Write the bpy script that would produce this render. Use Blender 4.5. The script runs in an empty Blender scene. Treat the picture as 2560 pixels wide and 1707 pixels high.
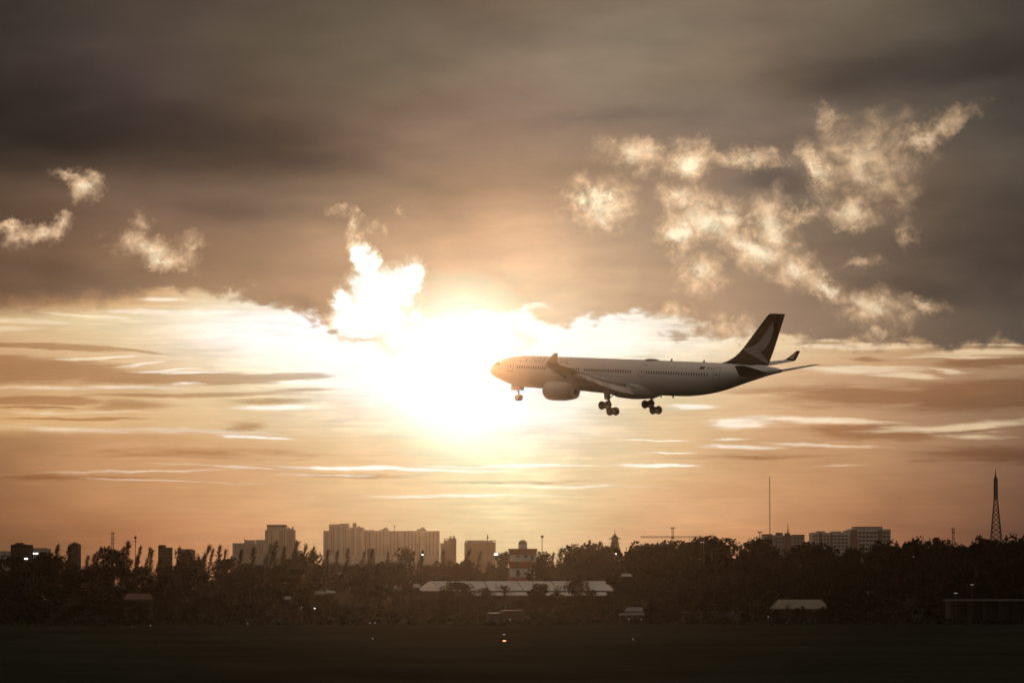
import bpy, bmesh, math, random
import numpy as np
from mathutils import Vector, Matrix

# ------------------------------------------------------------------ camera, sky, sun, exposure
SC = bpy.context.scene
COL = SC.collection
FPX, HZ, CAMH = 9000.0, 1430.0, 8.0           # focal length in photo pixels, horizon line, camera height
TH = math.atan((HZ-853.5)/FPX)
cam_d = bpy.data.cameras.new('camera'); cam = bpy.data.objects.new('camera', cam_d); COL.objects.link(cam)
cam.location = (0, 0, CAMH); cam.rotation_euler = (math.pi/2+TH, 0, 0)
cam_d.sensor_width = 36; cam_d.lens = FPX/2560*36; cam_d.clip_start = 1; cam_d.clip_end = 30000
SC.camera = cam

def ray(x, y):                                  # direction of a photo pixel
    u, v = (x-1280)/FPX, (853.5-y)/FPX
    c, s = math.cos(TH), math.sin(TH)
    return Vector((u, c-v*s, s+v*c))
def at(x, y, Y):                                # point at forward distance Y
    d = ray(x, y); return Vector((0, 0, CAMH))+d*(Y/d.y)
def azel(x, y):
    d = ray(x, y).normalized()
    return math.degrees(math.atan2(d.x, d.y)), math.degrees(math.asin(d.z))

SUN_PX = (1150, 868)
SUN_AZ, SUN_EL = azel(*SUN_PX)
SUN_E = 0.35                                     # low sun, dimmed by the cloud it stands behind
SUN_COL = (1.0, 0.72, 0.46)
HAZE_D, HAZE_G = 2.6e-5, 0.98
HAZE_COL = (1.0, 0.70, 0.48)
BOX = (-620, 620, -60, 1950, -1.0, 56.0)

sun_d = bpy.data.lights.new('sun', 'SUN'); sun = bpy.data.objects.new('sun', sun_d); COL.objects.link(sun)
sun_d.energy = SUN_E; sun_d.angle = math.radians(0.5); sun_d.color = SUN_COL
sdir = ray(*SUN_PX).normalized()
sun.rotation_euler = (sdir).to_track_quat('Z', 'Y').to_euler(); sun.location = (0, -50, 60)

SC.view_settings.view_transform = 'Standard'; SC.view_settings.look = 'None'
SC.view_settings.exposure = 0; SC.view_settings.gamma = 1; SC.view_settings.use_curve_mapping = False
SC.cycles.volume_bounces = 0
SC.cycles.max_bounces = 6
SC.cycles.use_denoising = True; SC.cycles.use_adaptive_sampling = False

def lin(c):
    return tuple(((v/255)/12.92 if v/255 <= .04045 else ((v/255+.055)/1.055)**2.4) for v in c)

# ---- overcast: brightness of the cloud cover by direction (rows = elevation, columns = azimuth)
XS = [0, 320, 640, 960, 1280, 1600, 1920, 2240, 2560]
DECK = {
 -150:[(50,46,42),(70,61,55),(80,70,62),(94,82,70),(110,94,80),(120,106,90),(110,98,82),(92,82,72),(68,62,56)],
 0:[(52,48,43),(74,64,57),(84,73,64),(98,86,72),(115,98,82),(128,113,95),(120,104,88),(100,90,76),(72,64,58)],
 100:[(55,50,45),(76,66,60),(92,80,66),(110,96,80),(124,108,92),(134,120,102),(118,103,88),(94,84,72),(68,62,56)],
 200:[(57,50,44),(78,66,61),(90,77,65),(110,96,80),(136,117,100),(138,122,104),(112,97,82),(86,76,68),(64,58,54)],
 300:[(48,44,38),(68,58,53),(92,76,64),(124,102,86),(148,122,103),(137,119,103),(118,103,90),(104,92,80),(74,68,62)],
 380:[(50,45,39),(66,56,49),(94,78,65),(130,106,88),(158,130,107),(146,123,102),(124,107,93),(110,95,81),(82,74,66)],
 425:[(64,53,45),(78,64,54),(98,80,66),(134,110,90),(162,132,106),(150,126,103),(124,108,94),(112,95,80),(84,75,66)],
 470:[(86,69,56),(106,86,72),(118,97,80),(146,120,96),(174,141,112),(158,131,108),(124,108,94),(113,96,80),(84,75,66)],
 560:[(92,72,58),(126,99,80),(138,111,90),(176,143,113),(206,168,134),(178,150,122),(136,116,98),(112,95,80),(80,70,62)],
 650:[(112,86,68),(140,109,84),(158,126,98),(196,160,126),(226,188,152),(186,156,126),(150,126,104),(108,92,78),(80,70,62)],
 730:[(118,90,70),(150,120,94),(176,140,108),(206,168,132),(236,208,170),(196,162,130),(162,134,110),(116,98,82),(84,74,65)],
 820:[(110,84,66),(150,120,94),(190,150,116),(216,176,138),(236,210,176),(206,170,134),(166,137,112),(120,101,84),(90,80,70)],
}
LOW = {
 730:[(165,117,82),(212,166,120),(238,214,176),(247,239,234),(247,239,234),(238,228,206),(228,194,150),(196,160,122),(150,120,96)],
 765:[(196,147,104),(224,184,136),(240,227,202),(247,239,234),(247,239,234),(240,230,210),(230,200,158),(200,162,123),(156,126,99)],
 800:[(224,192,146),(237,217,178),(240,230,226),(247,239,234),(247,239,234),(240,230,216),(232,204,164),(202,164,124),(156,126,98)],
 860:[(210,170,126),(232,204,162),(240,230,224),(247,239,234),(247,239,234),(240,230,214),(232,206,166),(208,170,128),(160,130,100)],
 930:[(202,160,118),(222,185,142),(239,224,196),(247,239,234),(247,239,234),(237,223,194),(222,184,144),(190,150,114),(158,125,97)],
 1000:[(206,163,116),(222,184,138),(232,208,168),(240,230,222),(247,239,234),(234,212,174),(219,180,138),(184,145,110),(148,117,90)],
 1065:[(214,168,114),(222,180,130),(228,196,152),(239,224,196),(240,230,222),(232,204,162),(214,171,128),(181,141,106),(142,110,86)],
 1100:[(166,122,84),(206,158,112),(217,175,128),(234,210,170),(240,228,208),(230,199,154),(211,166,122),(177,136,101),(136,104,81)],
 1160:[(162,117,80),(202,153,108),(214,168,122),(231,198,152),(238,224,186),(229,196,150),(207,160,115),(172,130,95),(126,94,74)],
 1250:[(150,103,70),(190,138,94),(214,165,118),(229,194,146),(236,218,172),(226,181,134),(205,154,110),(165,118,84),(115,83,63)],
 1350:[(126,86,58),(173,118,80),(208,153,108),(223,182,134),(232,204,156),(217,168,122),(195,140,98),(151,104,74),(99,70,56)],
 1450:[(117,82,57),(166,113,77),(201,146,102),(217,170,124),(228,194,146),(211,158,114),(183,130,93),(143,98,71),(95,69,54)],
}
CSX = np.linspace(0, 2560, 25)
def resample(tab, ys):
    rows = sorted(tab); A = np.array([[lin(c) for c in tab[r]] for r in rows])
    A = A**0.4545
    def cub(xs, F, xq):                          # smooth interpolation along axis 0
        xs = np.array(xs, float); m = np.zeros_like(F)
        d = (F[1:]-F[:-1])/(xs[1:]-xs[:-1])[:, None, None]
        m[1:-1] = (d[1:]+d[:-1])/2; m[0] = d[0]; m[-1] = d[-1]
        out = []
        for q in xq:
            k = int(np.clip(np.searchsorted(xs, q)-1, 0, len(xs)-2)); h = xs[k+1]-xs[k]; t = min(1, max(0, (q-xs[k])/h))
            out.append((2*t**3-3*t**2+1)*F[k]+(t**3-2*t**2+t)*h*m[k]+(-2*t**3+3*t**2)*F[k+1]+(t**3-t**2)*h*m[k+1])
        return np.array(out)
    B = cub(rows, A, ys)
    B = np.swapaxes(cub(XS, np.swapaxes(B, 0, 1), CSX), 0, 1)
    B = np.clip(B, 0.001, 1)**2.2
    return B

W = bpy.data.worlds.new('World'); SC.world = W; W.use_nodes = True
NT = W.node_tree; NT.nodes.clear()
def N(t, **k):
    n = NT.nodes.new(t)
    for a, b in k.items(): setattr(n, a, b)
    return n
def put(n, i, v):
    if isinstance(v, (int, float, tuple)): n.inputs[i].default_value = v
    else: NT.links.new(v, n.inputs[i])
def M(op, a, b=None, c=None, clamp=False):
    n = N('ShaderNodeMath', operation=op, use_clamp=clamp); put(n, 0, a)
    if b is not None: put(n, 1, b)
    if c is not None: put(n, 2, c)
    return n.outputs[0]
def V(op, a, b=None, c=None, out=0):
    n = N('ShaderNodeVectorMath', operation=op); put(n, 0, a)
    if op == 'SCALE':
        put(n, 3, b); return n.outputs[0]
    if b is not None: put(n, 1, b)
    if c is not None: put(n, 2, c)
    return n.outputs[out]
def MR(v, a, b, c=0., d=1., kind='SMOOTHSTEP'):
    n = N('ShaderNodeMapRange', interpolation_type=kind); put(n, 0, v); put(n, 1, a); put(n, 2, b); put(n, 3, c); put(n, 4, d)
    return n.outputs[0]
def MIX(f, a, b, blend='MIX'):
    n = N('ShaderNodeMix', data_type='RGBA', blend_type=blend, clamp_factor=True)
    put(n, 0, f); put(n, 6, a); put(n, 7, b); return n.outputs[2]
def NOISE(vec, scale, detail=5., rough=.55, dist=0., col=False):
    n = N('ShaderNodeTexNoise', noise_dimensions='3D'); put(n, 'Vector', vec); put(n, 'Scale', scale); put(n, 'Detail', detail)
    put(n, 'Roughness', rough); put(n, 'Distortion', dist); return n.outputs[1 if col else 0]
tc = N('ShaderNodeTexCoord').outputs['Generated']
dirn = V('NORMALIZE', tc)
sx = N('ShaderNodeSeparateXYZ'); put(sx, 0, dirn)
AZ = M('MULTIPLY', M('ARCTAN2', sx.outputs[0], sx.outputs[1]), 57.29578)
EL = M('MULTIPLY', M('ARCSINE', sx.outputs[2]), 57.29578)
cmb = N('ShaderNodeCombineXYZ'); put(cmb, 0, AZ); put(cmb, 1, EL); P0 = cmb.outputs[0]     # degrees
PX = math.degrees(1/FPX)                          # one photo pixel in degrees

# soft large warp for the cloud brightness
w1 = V('MULTIPLY', V('SUBTRACT', NOISE(V('MULTIPLY', P0, (.5, 1.3, 1)), .8, 4, .5, col=True), (.5, .5, .5)), (1.6, .55, 0))
PB = V('ADD', P0, w1)
sb = N('ShaderNodeSeparateXYZ'); put(sb, 0, PB)
AZL, AZR = azel(0, 1000)[0], azel(2560, 1000)[0]
UB = M('DIVIDE', M('SUBTRACT', sb.outputs[0], AZL), AZR-AZL); VB = sb.outputs[1]
U0 = M('DIVIDE', M('SUBTRACT', AZ, AZL), AZR-AZL)
def field(tab, ys, U, Vv):
    B = resample(tab, ys); prev = None
    for i, y in enumerate(ys):
        r = N('ShaderNodeValToRGB'); cr = r.color_ramp; cr.interpolation = 'LINEAR'
        put(r, 0, U if prev is None else M('MULTIPLY_ADD', prev, 1e-9, U))
        n = len(CSX)
        for k in range(n-2): cr.elements.new(.5)
        for k in range(n): cr.elements[k].position = k/(n-1)
        for k in range(n): cr.elements[k].color = (*[float(q) for q in B[i, k]], 1)
        o = r.outputs[0]
        if prev is None: prev = o
        else: prev = MIX(MR(Vv, azel(1280, ys[i-1])[1], azel(1280, y)[1], kind='LINEAR'), prev, o)
    return prev
def mids(t):
    k = sorted(t); o = []
    for a, b in zip(k, k[1:]):
        o.append(a)
        if b-a > 60: o.append((a+b)/2)
    return o+[k[-1]]
deck = field(DECK, mids(DECK), UB, VB)
w2 = V('MULTIPLY', V('SUBTRACT', NOISE(V('MULTIPLY', P0, (.35, 1.6, 1)), 1.1, 4, .5, col=True), (.5, .5, .5)), (1.5, .22, 0))
PL = V('ADD', P0, w2); sl = N('ShaderNodeSeparateXYZ'); put(sl, 0, PL)
UL = M('DIVIDE', M('SUBTRACT', sl.outputs[0], AZL), AZR-AZL)
low = field(LOW, mids(LOW), UL, sl.outputs[1])

# cauliflower warp for cloud edges
wa = V('MULTIPLY', V('SUBTRACT', NOISE(P0, 1.7, 7, .62, col=True), (.5, .5, .5)), (.8, .6, 0))
wb = V('MULTIPLY', V('SUBTRACT', NOISE(P0, 7.0, 6, .68, col=True), (.5, .5, .5)), (.36, .30, 0))
PC = V('ADD', V('ADD', P0, wa), wb)
def blob(P, x, y, rx, ry, rot=0, w=1.0):
    a, e = azel(x, y)
    m = N('ShaderNodeMapping', vector_type='TEXTURE'); put(m, 0, P)
    m.inputs[1].default_value = (a, e, 0); m.inputs[2].default_value = (0, 0, math.radians(-rot)); m.inputs[3].default_value = (rx*PX, ry*PX, 1)
    return M('MULTIPLY_ADD', V('LENGTH', m.outputs[0], out=1), -w, w)
def union(P, L):
    o = None
    for b in L:                                   # each blob waits for the one before (keeps the shader small)
        Q = P if o is None else V('ADD', P, V('SCALE', (1e-9, 1e-9, 0.), o))
        f = blob(Q, *b); o = f if o is None else M('MAXIMUM', o, f)
    return o
# ---- edge of the cloud deck over the bright gap
EDGE = [(0,785),(150,770),(260,758),(350,742),(450,738),(560,740),(640,748),(700,772),(760,790),(820,812),(870,770),(960,740),(1040,790),(1090,818),(1150,812),(1220,794),(1300,788),(1370,800),(1410,820),(1450,800),(1520,782),(1600,790),(1680,820),(1780,838),(1920,848),(2100,866),(2300,862),(2560,850)]
r = N('ShaderNodeValToRGB'); cr = r.color_ramp; cr.interpolation = 'LINEAR'
se = N('ShaderNodeSeparateXYZ'); put(se, 0, V('ADD', V('ADD', P0, V('MULTIPLY', wa, (1.0, .62, 0))), V('MULTIPLY', wb, (.6, .26, 0))))
put(r, 0, M('DIVIDE', M('SUBTRACT', se.outputs[0], AZL), AZR-AZL))
for k in range(len(EDGE)-2): cr.elements.new(.5)
for k, (x, y) in enumerate(EDGE): cr.elements[k].position = x/2560
for k, (x, y) in enumerate(EDGE): v = azel(x, y)[1]/10.; cr.elements[k].color = (v, v, v, 1)
rag = M('MULTIPLY', M('SUBTRACT', NOISE(V('MULTIPLY', P0, (.7, 1.2, 1)), 2.4, 7, .56, .3), .5), MR(AZ, azel(250, 800)[0], azel(620, 800)[0], .35, 1.05))
dE = M('ADD', M('SUBTRACT', se.outputs[1], M('MULTIPLY', r.outputs[0], 10.)), rag)          # degrees above the edge
soft = MR(AZ, azel(520, 800)[0], azel(60, 800)[0], .15, .36)
cover = MR(dE, M('MULTIPLY', soft, -.6), soft)
# darker slabs of cloud with a firmer lower edge, and paler ones between
SLAB = [(360,330,640,105,3,1.1),(60,250,400,180,0,.8),(700,400,420,52,4,.8),(2300,170,520,92,-6,1.1),(2480,620,330,210,0,.8),(1930,448,150,52,6,1.0),(560,520,420,44,3,.55),(120,690,420,70,4,.55),(760,765,120,34,20,.5),(2350,720,330,70,4,.7),(1500,300,360,46,-2,.45)]
PALE = [(1230,560,300,120,0,.6),(1120,190,520,60,-6,.6),(1750,150,330,70,-12,.6),(240,500,330,30,2,.5),(760,610,360,60,2,.6),(1380,660,260,80,0,.6),(2080,300,380,30,-4,.5)]
sn = M('MULTIPLY', M('SUBTRACT', NOISE(V('MULTIPLY', P0, (.4, 1.2, 1)), 1.5, 7, .58), .5), .9)
PSL = V('ADD', PB, V('MULTIPLY', wb, (.6, .3, 0)))
FS = M('ADD', union(PSL, SLAB), sn); FP = M('ADD', union(PSL, PALE), sn)
deck = MIX(MR(FS, -.05, .75), deck, V('MULTIPLY', deck, (.70, .71, .74)))
deck = MIX(MR(FP, -.1, .9), deck, V('MULTIPLY', deck, (1.22, 1.20, 1.16)))
sky = MIX(cover, low, deck)
# ---- bright torn openings in the deck
BRIGHT = [(1499,510,88,66,0,1.1),(1452,505,40,34,0,1.2),(1527,498,34,34,0,1.2),(1500,552,50,26,20,.9),
 (1588,390,85,36,8,.85),(1722,405,62,58,0,1.15),(1860,392,110,24,4,.8),(1708,495,60,46,0,.75),
 (1762,556,105,66,15,1.05),(1692,588,46,52,0,1.25),(1830,540,60,46,20,.9),(1750,685,58,52,0,.95),(1880,618,105,50,30,1.15),(1930,568,62,82,-15,1.0),(2010,534,46,18,-10,.7),
 (1990,672,75,44,32,1.0),(2070,722,78,34,28,1.0),(2190,772,92,42,6,.9),(2300,762,66,20,6,.7),(2190,836,50,16,0,.6),
 (2160,405,128,92,-8,.75),(2040,420,32,72,-28,1.1),(2200,450,80,60,0,.7),(2315,338,125,28,-27,.72),(2135,522,62,46,-10,.9),(2125,560,30,26,0,.8),
 (2064,305,18,30,0,.5),(2267,581,20,28,0,.5),(2157,647,44,14,-8,.5),(1675,784,50,20,0,.55),(1823,815,44,26,0,.55),
 (890,600,20,56,-10,.85),(878,566,16,36,-10,.7),(940,572,20,16,0,.55),(836,528,22,12,0,.5),(996,522,16,10,0,.4),(217,462,44,34,0,.85),(172,436,44,14,10,.65),(92,586,62,22,-8,.8),(28,570,44,12,0,.6),(146,560,34,16,-20,.65),
 (384,628,96,34,16,.8),(408,650,64,24,8,1.0),(356,560,26,24,0,.5),(478,608,38,20,-20,.6)]
F = union(PC, [(b[0], b[1], b[2]*1.12, b[3]*1.12)+tuple(b[4:]) for b in BRIGHT])
tex = NOISE(P0, 2.3, 9, .60, .4)
F = M('ADD', F, M('MULTIPLY', M('SUBTRACT', tex, .5), 1.15))
mask = MR(F, -.30, .85)
HOT = [(960,730,96,74,0,1.3),(1022,706,40,62,10,1.1),(927,662,36,40,0,1.0),(905,640,26,40,-12,.9),(852,752,32,30,0,.9),(925,800,110,60,0,1.4),
 (1130,850,200,50,0,1.2)]
FH = M('ADD', union(V('ADD', P0, V('ADD', V('MULTIPLY', wa, (.55, .55, 0)), V('MULTIPLY', wb, (.9, .9, 0)))), HOT), M('MULTIPLY', M('SUBTRACT', tex, .5), .7))
hot = MR(FH, .02, .42)
fringe = MR(FH, -.22, .22)
# lit cloud: brighter than its surroundings, textured
tex2 = NOISE(V('ADD', P0, (31., 7., 3.)), 3.4, 7, .56, .5)
litk = MR(tex2, .36, .64, .52, 1.2, 'LINEAR')
dimR = MR(AZ, azel(1700, 500)[0], azel(2500, 500)[0], 1.0, .62)
scl = N('ShaderNodeVectorMath', operation='SCALE'); scl.inputs[0].default_value = (.89, .59, .35); put(scl, 3, M('MULTIPLY', litk, dimR))
lit = MIX(MR(F, .35, 1.15), scl.outputs[0], MIX(dimR, (.80, .50, .27, 1), (.94, .78, .54, 1)))
sky = MIX(M('MULTIPLY', mask, .95), sky, lit)
sky = MIX(M('MULTIPLY', fringe, .8), sky, (.84, .64, .40, 1))
sky = MIX(hot, sky, (.93, .87, .82, 1))
# ---- long thin streaks in the gap under the deck
wc = V('MULTIPLY', V('SUBTRACT', NOISE(V('MULTIPLY', P0, (.3, 1.8, 1)), 2.0, 8, .64, col=True), (.5, .5, .5)), (1.3, .20, 0))
PS = V('ADD', P0, wc)
DARKS = [(120,866,250,10,2,1.2),(330,874,110,6,6,.8),(40,925,360,42,0,1.3),(440,946,380,22,-1,1.2),(700,940,150,15,-3,1.0),(90,1002,210,14,0,1.2),(460,988,320,9,-1,.7),(90,1018,150,4,0,.9),(190,1046,210,5,0,1.0),
 (310,1012,130,24,0,.6),(660,1002,150,10,2,.6),(600,1064,80,15,-8,.6),(850,831,30,8,-8,.7),(760,975,120,8,-3,.5),
 (2050,861,110,4,0,.7),(2090,919,70,6,2,.8),(2150,898,70,7,3,.7),(2470,906,190,13,-3,1.0),(2480,985,330,52,-3,1.1),(2200,990,340,36,0,.8),(1950,975,240,16,0,.5),(2220,1080,300,24,1,1.0),(2480,1140,260,30,0,.6),(1900,1140,300,8,0,.4),(1690,842,34,16,20,.8),
 (500,1135,420,16,0,.45),(900,1190,260,7,0,.45),(1250,1205,300,6,0,.4),(150,1195,260,12,0,.4)]
LIGHTS = [(60,804,130,7,3,1.3),(210,790,130,6,4,1.3),(430,780,210,9,0,1.5),(30,822,90,10,0,.9),(400,745,90,9,0,.9),(250,894,120,5,-3,1.1),(345,910,70,6,-7,1.1),(440,925,110,4,-5,1.0),(480,931,160,5,0,1.2),(790,955,150,7,-1,1.2),(900,964,130,5,0,.9),
 (110,971,170,6,1,.9),(310,970,170,6,0,.9),(460,961,50,5,-3,.9),(700,1020,160,10,0,.9),(640,1092,130,7,4,1.1),(160,1070,270,12,0,.6),(480,1075,260,8,2,.5),(150,1030,220,5,0,.6),
 (2150,866,240,8,0,1.2),(2460,880,170,11,-2,1.1),(2380,893,190,5,0,.9),(2050,853,120,4,0,.9),(2150,926,200,13,0,1.2),(2260,941,120,8,2,1.1),(2350,928,70,8,6,.9),(2480,862,120,4,0,.7),
 (1855,1058,95,17,0,1.4),(2050,1050,240,10,2,1.2),(2400,1064,280,14,-3,1.0),(1720,1017,75,12,0,1.0),(1820,1099,70,4,-2,1.0),(1630,1100,110,4,0,.9),(1850,1117,150,7,1,1.1),(2080,1112,190,6,2,.8),(1660,1131,110,3,0,.8),(1640,1164,120,7,1,1.2),(2440,1090,120,14,0,.6),(2130,1163,100,3,0,.5),(1440,1166,110,4,0,.8),
 (980,1172,330,7,1,1.2),(820,1188,150,4,0,.8),(1260,1165,260,5,0,.9),(330,1178,330,4,-1,.5),(400,1203,280,4,2,.5),(1150,1240,260,6,0,.6),(1400,1215,260,5,0,.6),(560,1168,200,3,3,.5)]
FD = M('ADD', union(PS, DARKS), M('MULTIPLY', M('SUBTRACT', NOISE(V('MULTIPLY', P0, (.28, 3.6, 1)), 3.2, 9, .66), .5), 1.1))
FL = M('ADD', union(PS, LIGHTS), M('MULTIPLY', M('SUBTRACT', NOISE(V('MULTIPLY', V('ADD', P0, (9., 3., 1.)), (.34, 4.2, 1)), 3.4, 9, .68), .5), 1.2))
gap = M('SUBTRACT', 1., cover)
sky = MIX(M('MULTIPLY', M('MULTIPLY', MR(FD, -.02, .5), gap), .85), sky, V('MULTIPLY', sky, (.62, .50, .42)))
nearw = MR(M('ABSOLUTE', M('SUBTRACT', AZ, azel(1130, 900)[0])), 1.5, 8.)
nearc = MIX(nearw, (.90, .83, .76, 1), (.88, .67, .42, 1))
sky = MIX(M('MULTIPLY', M('MULTIPLY', MR(FL, -.05, .75), gap), MR(nearw, 0., 1., .92, .74, 'LINEAR')), sky, nearc)
fib = MR(NOISE(V('MULTIPLY', P0, (.22, 4.5, 1)), 4.0, 9, .68), .32, .68, .94, 1.06, 'LINEAR')
sky = V('SCALE', sky, MR(gap, 0., 1., 1., fib, 'LINEAR'))
# fine unevenness everywhere
un = MR(NOISE(V('MULTIPLY', P0, (.4, 1.2, 1)), 1.6, 8, .58), .3, .7, .91, 1.09, 'LINEAR')
sv = N('ShaderNodeVectorMath', operation='SCALE'); put(sv, 0, sky); put(sv, 3, un); sky = sv.outputs[0]
# ---- air light in front of the sky is added by the haze: the clouds themselves are that much darker
cosg = V('DOT_PRODUCT', dirn, tuple(sdir), out=1)
den = M('POWER', M('MULTIPLY_ADD', cosg, -2*HAZE_G, 1+HAZE_G**2), 1.5)
path = M('MINIMUM', M('DIVIDE', BOX[5]-CAMH, M('MAXIMUM', sx.outputs[2], .001)), BOX[3])
kk = M('MULTIPLY', M('DIVIDE', (1-HAZE_G**2)/(4*math.pi), den), M('MULTIPLY', path, SUN_E*HAZE_D))
gl = V('SCALE', tuple(SUN_COL[i]*HAZE_COL[i] for i in range(3)), kk)
sw = N('ShaderNodeSeparateXYZ'); put(sw, 0, sky)
sky = V('SCALE', sky, MR(sw.outputs[1], .60, .80, 1., 1.26))
sg = N('ShaderNodeSeparateXYZ'); put(sg, 0, sky)
ex = M('MAXIMUM', M('SUBTRACT', kk, M('MULTIPLY', sg.outputs[0], .80)), 0.)
sky = V('MINIMUM', V('MAXIMUM', V('SUBTRACT', sky, V('SUBTRACT', V('SCALE', gl, .80), V('SCALE', (0., .48, .44), ex))), V('MULTIPLY', sky, (.15, .15, .15))), (1.3, 1.3, 1.3))
# ---- rest of the dome: even grey-brown overcast, out of the picture
aaz = M('ABSOLUTE', AZ)
away = M('MAXIMUM', MR(aaz, 10., 40.), MR(EL, 11., 26.))
amb = MIX(MR(EL, 4., 70.), (.088, .072, .059, 1), (.34, .275, .22, 1))
sky = MIX(away, sky, amb)
sky = MIX(MR(EL, -1.5, -4.), sky, (.03, .026, .02, 1))
nis = N('ShaderNodeTexSky', sky_type='NISHITA'); nis.sun_disc = False
nis.sun_elevation = math.radians(SUN_EL); nis.sun_rotation = math.radians(SUN_AZ); nis.altitude = 20; nis.air_density = 1.5; nis.dust_density = 3
tot = V('ADD', V('MULTIPLY', sky, (10., 10., 10.)), V('MULTIPLY', nis.outputs[0], (.003, .003, .003)))
bg = N('ShaderNodeBackground'); put(bg, 0, tot); bg.inputs[1].default_value = 0.1
wo = N('ShaderNodeOutputWorld'); NT.links.new(bg.outputs[0], wo.inputs[0])
W.cycles.sampling_method = 'MANUAL'; W.cycles.sample_map_resolution = 512

# ------------------------------------------------------------------ helpers
def tag(o, label=None, cat=None, group=None, kind=None):
    if label: o['label'] = label
    if cat: o['category'] = cat
    if group: o['group'] = group
    if kind: o['kind'] = kind
    return o
rnd = random.Random(7)
def mat(name, col, rough=.8, var=.12, scale=.6, spec=.3, metal=0., emit=None, coord='Object', bump=0., sub=None):
    m = bpy.data.materials.new(name); m.use_nodes = True; t = m.node_tree; b = t.nodes['Principled BSDF']
    b.inputs['Roughness'].default_value = rough; b.inputs['Specular IOR Level'].default_value = spec; b.inputs['Metallic'].default_value = metal
    tcn = t.nodes.new('ShaderNodeTexCoord'); n = t.nodes.new('ShaderNodeTexNoise'); n.inputs['Scale'].default_value = scale; n.inputs['Detail'].default_value = 4
    t.links.new(tcn.outputs[coord], n.inputs['Vector'])
    mr = t.nodes.new('ShaderNodeMapRange'); mr.inputs[1].default_value = .3; mr.inputs[2].default_value = .7
    mr.inputs[3].default_value = 1-var; mr.inputs[4].default_value = 1+var; t.links.new(n.outputs[0], mr.inputs[0])
    vm = t.nodes.new('ShaderNodeVectorMath'); vm.operation = 'SCALE'; vm.inputs[0].default_value = col[:3]; t.links.new(mr.outputs[0], vm.inputs[3])
    t.links.new(vm.outputs[0], b.inputs['Base Color'])
    if bump:
        bp = t.nodes.new('ShaderNodeBump'); bp.inputs['Strength'].default_value = bump; t.links.new(n.outputs[0], bp.inputs['Height']); t.links.new(bp.outputs[0], b.inputs['Normal'])
    if emit:
        b.inputs['Emission Color'].default_value = (*emit[:3], 1); b.inputs['Emission Strength'].default_value = emit[3]
    return m
M_ = {}
def mt(k, *a, **kw):
    if k not in M_: M_[k] = mat(k, *a, **kw)
    return M_[k]
white = mt('aircraft_white', (.70, .69, .67), .32, .03, .3, .5)
grey = mt('aircraft_grey', (.42, .42, .42), .42, .05, .5, .4)
lgrey = mt('flap_grey', (.62, .61, .60), .4, .04, .6, .4)
green = mt('tail_green', (.004, .008, .009), .7, .1, .5, .08)
brush = mt('tail_emblem_white', (.34, .33, .335), .4, .06, .5, .3)
dark = mt('window_dark', (.03, .028, .028), .25, .1, 1., .4)
lettering = mt('lettering_green', (.26, .29, .28), .5, .1, 1.)
rubber = mt('tyre_rubber', (.022, .021, .02), .8, .15, 3.)
steel = mt('gear_metal', (.16, .16, .16), .5, .12, 2.)
line = mt('door_seam', (.18, .16, .15), .6, .08, 1.)
redm = mt('flag_red', (.07, .016, .014), .6, .1, 2.)

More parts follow.
